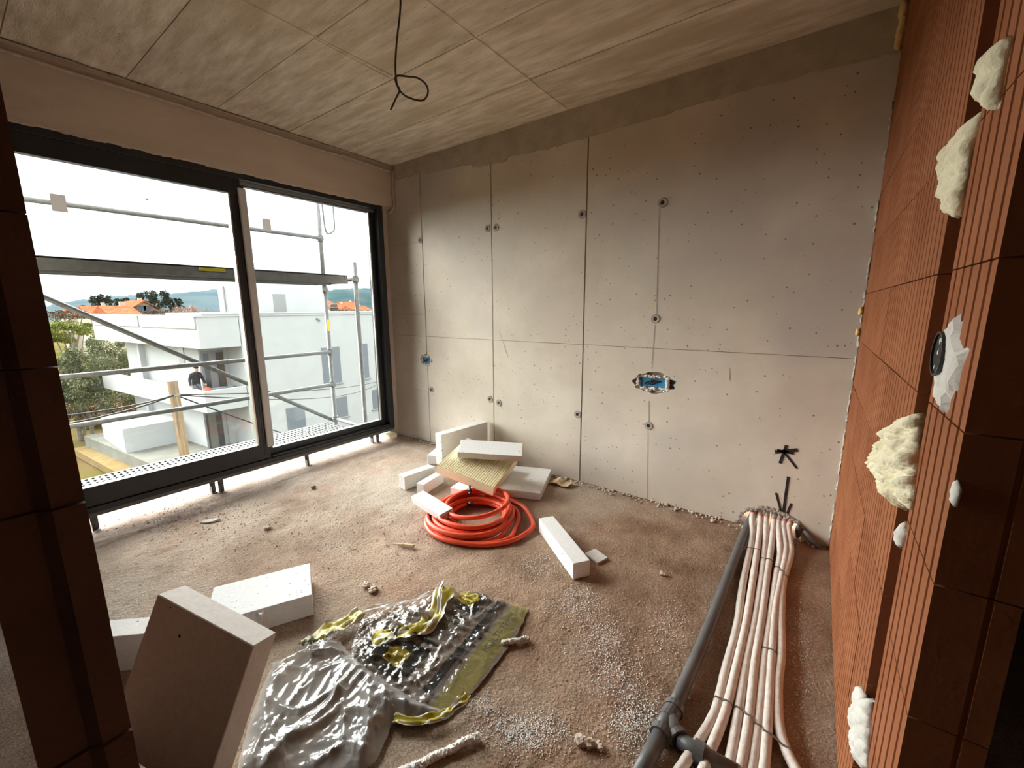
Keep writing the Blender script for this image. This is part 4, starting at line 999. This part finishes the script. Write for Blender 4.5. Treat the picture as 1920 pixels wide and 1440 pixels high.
# ------------------------------------------------------------------ the white building opposite
ZG, ZT, XF = -6.0, -5.1, -21.
bl = empty('apartment_building', (XF, 8, ZG)); bo = Vector((XF, 8, ZG))
dob = ray(-388, 588); dob.z = 0; dob.normalize(); nob = Vector((-dob.y, dob.x, 0))
def bp(name, pts, z0, z1, m=M_white, par=None):
    bm = bmesh.new(); o_ = bo
    prism(bm, [(p[0] - o_.x, p[1] - o_.y) for p in pts], z0 - o_.z, z1 - o_.z); return obj(name, bm, m, par or bl)
def onoff(c, px, py): return onp(px, py, Vector((c[0], c[1], 0)), nob)
E1 = (-22.8, 6.85); C3 = (XF, 6.42); L3 = onoff(C3, 176, 620); C2 = (XF, 6.33); L2 = onoff(C2, 192, 710)
LE = onp(241, 680, Vector((E1[0], E1[1], 0)), nob); LC = onp(267, 680, Vector((E1[0], E1[1] - .12, 0)), nob)
back = -31.
bp('main_block', [(XF, 7.98), (XF, 20), (back, 20), (back, 7.98)], ZG, 1.24)
bp('rear_block', [E1, (-22.8, 8.0), (back, 8.0), (back, LE.y), (LE.x, LE.y)], ZG, .9, M_white)
bp('roof_parapet', [C3, (XF, 8.0), (XF - .3, 7.97), (XF - .3, 6.55), (L3.x - .05, L3.y + .35), (L3.x, L3.y)], -.22, 1.12)
bp('roof_slab', [(C3[0] - .1, C3[1] + .08), (XF - .1, 7.9), (back + .1, 7.9), (back + .1, L3.y + .5), (L3.x + .1, L3.y + .1)], -.20, .8)
fold_end = onoff(C3, 375, 600); L3b = onoff(C3, 172, 600)
bp('coping', [(C3[0] + .04, C3[1] - .05), (XF + .04, 20), (XF - .35, 20), (XF - .35, 8.1), (XF - .35, 6.6), (L3.x - .1, L3.y + .4), (L3.x + .02, L3.y - .04)], 1.12, 1.19, M_white)
bp('coping', [(XF + .05, 6.6), (XF + .05, 20), (XF - .05, 20), (XF - .05, 6.6)], 1.19, 1.24, M_cap)
# folded-over membrane along the oblique parapet
ft = Vector((C3[0], C3[1], 0)); dm = (ft - Vector((L3.x, L3.y, 0))); 
for (t0, t1) in ((.02, .52), (.535, .99)):
    a = Vector((L3.x, L3.y, 0)) + dm * t0; b = Vector((L3.x, L3.y, 0)) + dm * t1; n2 = nob * (-.05 if nob.x < 0 else .05)
    bp('membrane_flap', [(a + n2)[:2], (b + n2)[:2], b[:2], a[:2]], .62, 1.20, M_white)
bp('balcony', [(C2[0] - .1, C2[1] + .08), (XF - .1, 7.95), (-22.78, 7.95), (-22.78, 6.9), (L2.x - .6, L2.y + .8), (L2.x + .1, L2.y + .1)], -2.98, -2.75)
bp('balcony_parapet', [C2, (XF, 8.0), (XF - .2, 8.0), (XF - .2, 6.45), (L2.x - .15, L2.y + .2), (L2.x, L2.y)], -3.0, -2.06)
pe = [onx(481, 560, -24.2), onx(611, 560, -24.2)]; pb_ = ony(410, 560, pe[0].y)
pen = bp('penthouse', [(-24.2, pe[0].y), (-24.2, pe[1].y), (pb_.x, pe[1].y), (pb_.x, pe[0].y)], 1.0, 3.55)
dp = ony(421, 560, pe[0].y - .08); bm = bmesh.new(); tube(bm, [Vector((dp.x, dp.y, 1.0)) - bo, Vector((dp.x, dp.y, 2.75)) - bo], .06, 8); obj('downpipe', bm, M_wing, bl)
def win_on(x, pxs, m=M_shut, name='window', reveal=.06, par=bl, pane=True):
    ps = [onx(a, b, x) for a, b in pxs]; ya = (ps[0].y + ps[3].y) / 2; yb_ = (ps[1].y + ps[2].y) / 2; zt_ = (ps[0].z + ps[1].z) / 2; zb = (ps[2].z + ps[3].z) / 2
    w = obj(name, B(Vector((x - .02, ya, zb)) - bo, Vector((x + .02, yb_, zt_)) - bo), m, par)
    obj('sill', B(Vector((x, ya - .08, zb - .06)) - bo, Vector((x + .09, yb_ + .08, zb)) - bo), M_cap, w); obj('lintel_line', B(Vector((x, ya, zt_)) - bo, Vector((x + .025, yb_, zt_ + .04)) - bo), M_wing, w)
    return w, (ya, yb_, zb, zt_)
win_on(-24.19, ((512, 554), (535, 552), (537, 587), (515, 588)), M_wing)
win_on(XF, ((535, 768), (571, 760), (573, 799), (541, 808))); win_on(XF, ((602, 654), (637, 650), (640, 717), (607, 721))); win_on(XF, ((674, 646), (688, 645), (693, 708), (678, 710))); win_on(XF, ((628, 748), (650, 743), (653, 779), (632, 784))); win_on(XF, ((697, 733), (706, 731), (709, 765), (700, 768)))
for (a, b) in ((594, 598), (598, 601)):
    q = onx(a, b, XF); bm = bmesh.new(); tube(bm, [q - bo, q + Vector((.06, 0, 0)) - bo], .05, 8); obj('vent_outlet', bm, M_shut, bl)
# balcony door and small window of the first floor, glazed door of the ground floor
def gdoor(x, pxs, cuts):
    w, (ya, yb_, zb, zt_) = win_on(x, pxs, M_wing, 'door')
    for (c0, c1, m) in cuts:
        obj('pane' if m in (M_win, M_glass) else 'leaf', B(Vector((x + .02, ya + (yb_ - ya) * c0, zb + .05)) - bo, Vector((x + .035, ya + (yb_ - ya) * c1, zt_ - .05)) - bo), m, w)
gdoor(-22.79, ((374, 657), (417, 662), (427, 727), (384, 727)), ((.10, .30, M_win), (.34, .62, M_wing), (.66, .74, M_win), (.76, .98, M_scrub)))
gdoor(-22.79, ((377, 772), (424, 772), (431, 838), (393, 838)), ((.08, .16, M_win), (.18, .50, M_terr), (.52, .78, M_win), (.8, .97, M_cap)))
bp('column', [(LC.x + .16, LC.y - .1), (LC.x + .16, LC.y + .2), (LC.x - .16, LC.y + .2), (LC.x - .16, LC.y - .1)], ZG, -.1, M_white)
wa, wb_ = onp(336, 668, Vector((E1[0], E1[1], 0)), nob), onp(346, 668, Vector((E1[0], E1[1], 0)), nob)
n2 = nob * (-.03 if nob.x < 0 else .03)
bp('window', [(wa + n2)[:2], (wb_ + n2)[:2], (wb_ - n2)[:2], (wa - n2)[:2]], -1.25, -.35, M_wing)
# terrace and planter wall
tp = [onz(157, 817, ZT), onz(281, 869, ZT), onz(330, 890, ZT)]
bp('terrace', [tp[0][:2], tp[2][:2], (XF, 8), (-30, 9)], ZG, ZT, M_terr)
A_, B_ = onz(237, 850, ZT), onz(340, 828, ZT)
bp('planter_wall', [A_[:2], B_[:2], (B_.x - 4, B_.y + .2), (A_.x - 4, A_.y - .05)], ZT, ZT + 1.15, M_white)
bp('kerb', [(tp[0].x + .1, tp[0].y - .5), (tp[2].x + .1, tp[2].y - .7), tp[2][:2], tp[0][:2]], ZG, ZG + .35, M_yst)
tag(bl, 'white modern apartment building with balconies opposite the window', 'building')

# person on the balcony, leaning on the parapet
def person(loc, rz, h):
    V = [(0, 0, .93), (0, -.02, 1.15), (0, -.05, 1.38), (0, -.10, 1.50), (0, -.17, 1.60), (0, -.19, 1.70),
         (.18, -.05, 1.40), (.27, -.05, 1.16), (.30, -.16, .93), (.31, -.20, .84), (-.18, -.05, 1.40), (-.28, -.07, 1.16), (-.33, -.20, .95), (-.34, -.26, .86),
         (.10, 0, .88), (.12, 0, .48), (.12, .02, .06), (.13, -.12, .03), (-.10, 0, .88), (-.12, 0, .48), (-.12, .02, .06), (-.13, -.12, .03)]
    Ed = [(0, 1), (1, 2), (2, 3), (3, 4), (4, 5), (2, 6), (6, 7), (7, 8), (8, 9), (2, 10), (10, 11), (11, 12), (12, 13), (0, 14), (14, 15), (15, 16), (16, 17), (0, 18), (18, 19), (19, 20), (20, 21)]
    Rr = [.17, .17, .17, .065, .095, .085, .085, .065, .048, .04, .085, .065, .048, .04, .10, .075, .055, .04, .10, .075, .055, .04]
    me = D.meshes.new('person'); me.from_pydata(V, Ed, []); me.skin_vertices or None
    o = D.objects.new('person', me); COL.objects.link(o)
    sk = o.modifiers.new('skin', 'SKIN'); sb = o.modifiers.new('sub', 'SUBSURF'); sb.levels = 2; sb.render_levels = 2
    sv = me.skin_vertices[0].data
    for i, r in enumerate(Rr): sv[i].radius = (r, r * (.72 if i in (0, 1, 2) else 1))
    sv[0].use_root = True
    ev = o.evaluated_get(bpy.context.evaluated_depsgraph_get()); me2 = D.meshes.new_from_object(ev); D.objects.remove(o)
    me2.materials.clear()
    for m in (M_jack, M_jean, M_skin): me2.materials.append(m)
    for p in me2.polygons:
        c = p.center; p.material_index = 2 if (c.z > 1.53 or (abs(c.x) > .26 and c.z < .92)) else (1 if c.z < .93 else 0); p.use_smooth = True
    o = obj('person', me2); o.location = loc; o.rotation_euler = (0, 0, rz); o.scale = (h, h, h)
    bm = bmesh.new(); lump(bm, (0, -.165, 1.74), (.098, .105, .075), 2, .1, 3, 1); box(bm, (-.07, -.30, 1.70), (.07, -.2, 1.72)); obj('cap', bm, M_hair, o, smooth=True)
    bm = bmesh.new(); tube(bm, [(-.07, -.10, 1.50), (0, -.16, 1.47), (.07, -.10, 1.50)], .03, 6); obj('collar', bm, M_wing, o)
    return tag(o, 'person in a dark jacket and black cap leaning over the balcony', 'person')
pp = onx(369, 727, XF - 1.15); person((pp.x, pp.y, -2.745), PI / 2 + .15, .96)
q = onx(387, 722, XF - .72); bm = bmesh.new(); lump(bm, (0, 0, .42), (.26, .22, .40), 2, .25, 3, 2); tag(obj('bucket', bm, M_red, loc=(q.x, q.y, -2.76), smooth=True), 'red plastic tub on the balcony beside the person', 'tub')
q = onx(405, 727, XF - .75); bm = bmesh.new(); box(bm, (-.2, -.28, 0), (.2, .40, .66)); lump(bm, (0, .62, .6), (.14, .2, .12), 2, .3, 3, 4); box(bm, (-.1, .5, 0), (.1, .7, .56)); tag(obj('tool_case', bm, M_shut, loc=(q.x, q.y, -2.75)), 'dark grey tool case on the balcony right of the red tub', 'case')

# ------------------------------------------------------------------ wooden pole and wires
XP = -8.; pt = onx(323, 714, XP); 
pole = empty('utility_pole', (XP, pt.y, ZG)); 
bm = bmesh.new(); tube(bm, [(0, .06, 0), (0, 0, pt.z - ZG)], [.085, .066], 8); o = obj('post', bm, M_wood, pole)
bm = bmesh.new(); tube(bm, [(.05, -.03, pt.z - ZG - .9), (.066, -.002, pt.z - ZG - .01)], .009, 5); obj('crack', bm, M_bark, pole)
bm = bmesh.new(); tube(bm, [(0, .005, pt.z - ZG - .235), (0, .005, pt.z - ZG - .20)], .073, 10); obj('tie_band', bm, M_wing, pole)
tag(pole, 'square wooden utility pole between the scaffold and the white building', 'pole')
pc = Vector((XP + .03, pt.y, pt.z - .22))
for (e_, sag, lb) in ((onx(60, 785, -6.5), .05, 'upper dark wire running from the pole to the left'), (onx(60, 806, -6.5), .05, 'lower dark wire running from the pole to the left'),
                      (onx(706, 716, XF + .02), .15, 'upper dark wire running from the pole to the facade'), (onx(704, 723, XF + .02), .35, 'lower dark wire running from the pole to the facade'), (onx(560, 822, -9.5), .02, 'dark wire slanting down from the pole to the right')):
    pts = [pc.lerp(e_, i / 14) - Vector((0, 0, 4 * sag * (i / 14) * (1 - i / 14))) for i in range(15)]
    tag(obj('overhead_wire', T(pts, .011, 6), M_gask), lb, 'wire', 'wires on the utility pole')

# ------------------------------------------------------------------ grounds, trees, houses, hills
bm = bmesh.new(); n_ = 40
g = [[bm.verts.new((-4.6 - 400 * (i / n_) ** 2, -200 + 500 * j / n_, ZG - .05 + (.15 * noise.noise(Vector((i, j, 0))) if i else 0))) for j in range(n_ + 1)] for i in range(n_ + 1)]
for i in range(n_):
    for j in range(n_): bm.faces.new((g[i][j], g[i + 1][j], g[i + 1][j + 1], g[i][j + 1]))
struct(obj('ground', bm, M_ground), 'grassy and leaf-strewn ground outside')
def leaves(bm, c, r, n, s, mi=0, flat=1.):
    for i in range(n):
        d = Vector((random.gauss(0, 1), random.gauss(0, 1), random.gauss(0, 1))).normalized() * (random.random() ** .4)
        p = Vector(c) + Vector((d.x * r[0], d.y * r[1], d.z * r[2]))
        a = Vector((random.gauss(0, 1), random.gauss(0, 1), random.gauss(0, 1))).normalized(); b = a.orthogonal().normalized()
        k = s * random.uniform(.6, 1.4)
        v = [bm.verts.new(p + q) for q in (-a * k, b * k * .55, a * k, -b * k * .55)]
        f = bm.faces.new(v); f.material_index = mi
def mesh_of(bm, name, *ms):
    q = D.meshes.new(name); bm.to_mesh(q); bm.free()
    for m in ms: q.materials.append(m)
    return q
def tree(px, py, x, w, h, m, label, name='tree', n=2500, s=.12, cat='tree', blobs=7, zb=ZG, trunk=True, grp=None):
    """crown centre seen at (px, py) on the plane x; w and h are its half sizes"""
    c = onx(px, py, x); k_ = (c - CAM).dot(RW[2]) / F; w *= k_; h *= k_; s *= k_; t = empty(name, (c.x, c.y, zb)); bm = bmesh.new()
    blobs *= 3
    for i in range(blobs):
        o_ = Vector((random.uniform(-.8, .8) * w, random.uniform(-.8, .8) * w, random.uniform(-.8, .75) * h)); q_ = random.uniform(.2, .5)
        leaves(bm, o_ + Vector((0, 0, c.z - zb)), (w * q_, w * q_, h * q_ * .9), n // blobs, s)
    f = obj('foliage', mesh_of(bm, 'foliage', m), None, t); f['kind'] = 'stuff'
    if trunk:
        bm = bmesh.new(); tube(bm, [(0, 0, 0), (.1, .05, (c.z - zb) * .5), (0, 0, c.z - zb)], [w * .10, w * .07, w * .03], 6)
        for k in range(4):
            a = k * 1.7; tube(bm, [(0, 0, (c.z - zb) * .45), (math.cos(a) * w * .5, math.sin(a) * w * .5, c.z - zb + h * .2)], [w * .05, w * .015], 5)
        obj('trunk', bm, M_bark, t)
    return tag(t, label, cat, grp)
tree(128, 626, -37, 44, 24, M_leaf2, 'light green leafy tree standing highest at the left edge of the view', n=5200, s=1.9)
tree(208, 668, -40, 36, 40, M_leaf1, 'grey-green olive tree behind the tip of the roof parapet', n=5200, s=1.9)
tree(178, 705, -36.5, 46, 40, M_leaf1, 'dense olive tree touching the tip of the balcony', n=6200, s=1.9)
tree(125, 695, -34, 42, 42, M_leaf1, 'olive tree in the middle of the grove, below the light green one', n=6200, s=1.9)
tree(160, 752, -33, 42, 28, M_leaf1, 'low olive tree behind the wires', n=4400, s=1.9)
tree(232, 700, -44, 30, 46, M_leaf1, 'olive tree between the two balcony tips', n=4400, s=1.8)
tree(110, 735, -32, 34, 40, M_leaf1, 'olive tree at the left edge behind the guard rails', n=4400, s=1.9)
tree(225, 735, -42, 34, 34, M_leaf1, 'olive tree right behind the ground-floor column', n=4400, s=1.8)
tree(205, 772, -38, 46, 22, M_leaf3, 'rust-brown bush beside the terrace', 'bush', 3600, 1.7, 'bush')
tree(150, 780, -34, 26, 18, M_leaf3, 'small rust-brown bush at the left of the terrace', 'bush', 2000, 1.7, 'bush')
# far pines
for i, (px, py, w, h, lb) in enumerate(((190, 564, 15, 14, 'dark pine on the far left above the red roofs'), (229, 565, 10, 9, 'small dark pine behind the red roofs'), (274, 560, 15, 14, 'round dark pine left of the cream gable house'), (303, 562, 13, 16, 'tall dark pine right of the round one'), (327, 570, 12, 13, 'dark pine nearest the bare tree'), (164, 578, 9, 6, 'low dark pine far left'))):
    tree(px, py, -100 - 5 * i, w, h, M_pine, lb, 'pine', 1500, 1.7, grp='pines behind the white building')
# bare tree: only branches
c = onx(388, 580, -48); t = empty('bare_tree', (c.x, c.y, ZG)); bm = bmesh.new(); random.seed(5)
def branch(p, d, L, r, lv):
    q = p + d * L; tube(bm, [p, q], [r, r * .65], 4, False)
    if lv:
        for k in range(4 if lv > 3 else 3):
            nd = (d * .9 + Vector((random.gauss(0, .5), random.gauss(0, .5), random.gauss(.1, .22)))).normalized(); branch(p.lerp(q, random.uniform(.6, 1)), nd, L * random.uniform(.6, .78), r * .6, lv - 1)
tube(bm, [(0, 0, 0), (0, 0, 5.0)], [.24, .18], 6)
for k in range(7): branch(Vector((0, 0, 4.2 + .15 * k)), Vector((math.cos(k * .9) * .7, math.sin(k * .9) * .7, .75)).normalized(), 1.45, .09, 4)
obj('branches', bm, M_barkr, t); tag(t, 'bare leafless tree left of the penthouse', 'tree')
tree(345, 583, -58, 20, 8, M_barkr, 'low reddish shrub left of the bare tree', 'bush', 1400, 1.3, 'bush')
tree(302, 585, -62, 26, 6, M_scrub, 'brownish shrub under the dark pines', 'bush', 1400, 1.3, 'bush')
tree(128, 590, -62, 40, 9, M_scrub, 'brown scrub at the far left', 'bush', 1800, 1.5, 'bush')
def house(px0, px1, ye, yr, x, label, gable='side', wm=M_hwall, dep=9., wins=0, zb=ZG):
    a, b = onx(px0, ye, x), onx(px1, ye, x); zr = onx((px0 + px1) / 2, yr, x - (dep / 2 if gable == 'side' else 0)).z; ze = (a.z + b.z) / 2
    t = empty('house', (x, a.y, zb)); o_ = Vector((x, a.y, zb)); wy = b.y - a.y
    obj('walls', B((-dep, 0, 0), (0, wy, ze - zb)), wm, t)
    bm = bmesh.new()
    if gable == 'side': prism(bm, [(.4, ze - zb - .15), (-dep / 2, zr - zb), (-dep - .4, ze - zb - .15)], -.3, wy + .3, lambda u, v, w: (u, w, v))
    else:
        prism(bm, [(-.5, ze - zb - .15), (wy / 2, zr - zb + .1), (wy + .5, ze - zb - .15), (wy / 2, zr - zb - .18)], -dep, .4, lambda u, v, w: (w, u, v))
        g_ = bmesh.new(); prism(g_, [(0, ze - zb - .02), (wy, ze - zb - .02), (wy / 2, zr - zb - .1)], -dep, 0, lambda u, v, w: (w, u, v)); obj('gable', g_, wm, t)
    obj('roof', bm, M_roof, t)
    for k in range(wins):
        yy = wy * (k + 1) / (wins + 1); f = obj('window', B((0, yy - .55, ze - zb - .75), (.06, yy + .55, ze - zb + .35)), M_win, t)
        for s_ in (-.28, .28): obj('pane', B((.06, yy + s_ - .22, ze - zb - .68), (.09, yy + s_ + .22, ze - zb + .28)), M_win, f)
    bm = bmesh.new(); box(bm, (-dep / 2 - .25, wy * .7, zr - zb - .8), (-dep / 2 + .25, wy * .7 + .4, zr - zb + .45)); obj('chimney', bm, wm, t)
    return tag(t, label, 'house')
house(168, 222, 590, 573, -86, 'low house with a long terracotta roof, leftmost behind the parapet')
house(212, 262, 590, 573, -60, 'house with a bright terracotta roof left of the cream gable house')
house(250, 292, 578, 564, -72, 'cream gable house with two windows below the dark pines', 'front', M_hwall, 9., 2)
house(130, 175, 590, 580, -104, 'far low cream building at the left of the red roofs')
house(618, 634, 575, 560, -60, 'cream house with a red roof just right of the penthouse', 'side', M_hwall, 8., 1)
house(640, 662, 580, 569, -120, 'far red-roofed house between the two scaffold posts'); house(668, 700, 584, 573, -105, 'far long red-roofed house beside the window frame', 'side', M_hwall, 9., 2); house(650, 680, 577, 566, -130, 'farthest red-roofed house below the wooded hill')
tree(648, 585, -58, 22, 5, M_scrub, 'brown hedge in front of the far red roofs', 'bush', 1400, 1.3, 'bush')
# hills: ridges with thickness standing far off
def hill(name, pts, x, dep, m, label):
    bm = bmesh.new(); cr = []
    for i in range(len(pts) - 1):
        for k in range(8): cr.append(onx(pts[i][0] + (pts[i + 1][0] - pts[i][0]) * k / 8, pts[i][1] + (pts[i + 1][1] - pts[i][1]) * k / 8, x))
    cr.append(onx(*pts[-1], x)); R_ = []
    for i, p in enumerate(cr):
        z = p.z + .015 * abs(x) * .25 * noise.noise(Vector((i * .9, x, 0)))
        R_.append([bm.verts.new(q) for q in ((p.x + dep * 1.5, p.y, -12), (p.x + dep * .5, p.y, z * .6), (p.x, p.y, z), (p.x - dep, p.y, -12))])
    for i in range(len(R_) - 1):
        for k in range(3): bm.faces.new((R_[i][k], R_[i + 1][k], R_[i + 1][k + 1], R_[i][k + 1]))
    return struct(obj(name, bm, m, smooth=True), label)
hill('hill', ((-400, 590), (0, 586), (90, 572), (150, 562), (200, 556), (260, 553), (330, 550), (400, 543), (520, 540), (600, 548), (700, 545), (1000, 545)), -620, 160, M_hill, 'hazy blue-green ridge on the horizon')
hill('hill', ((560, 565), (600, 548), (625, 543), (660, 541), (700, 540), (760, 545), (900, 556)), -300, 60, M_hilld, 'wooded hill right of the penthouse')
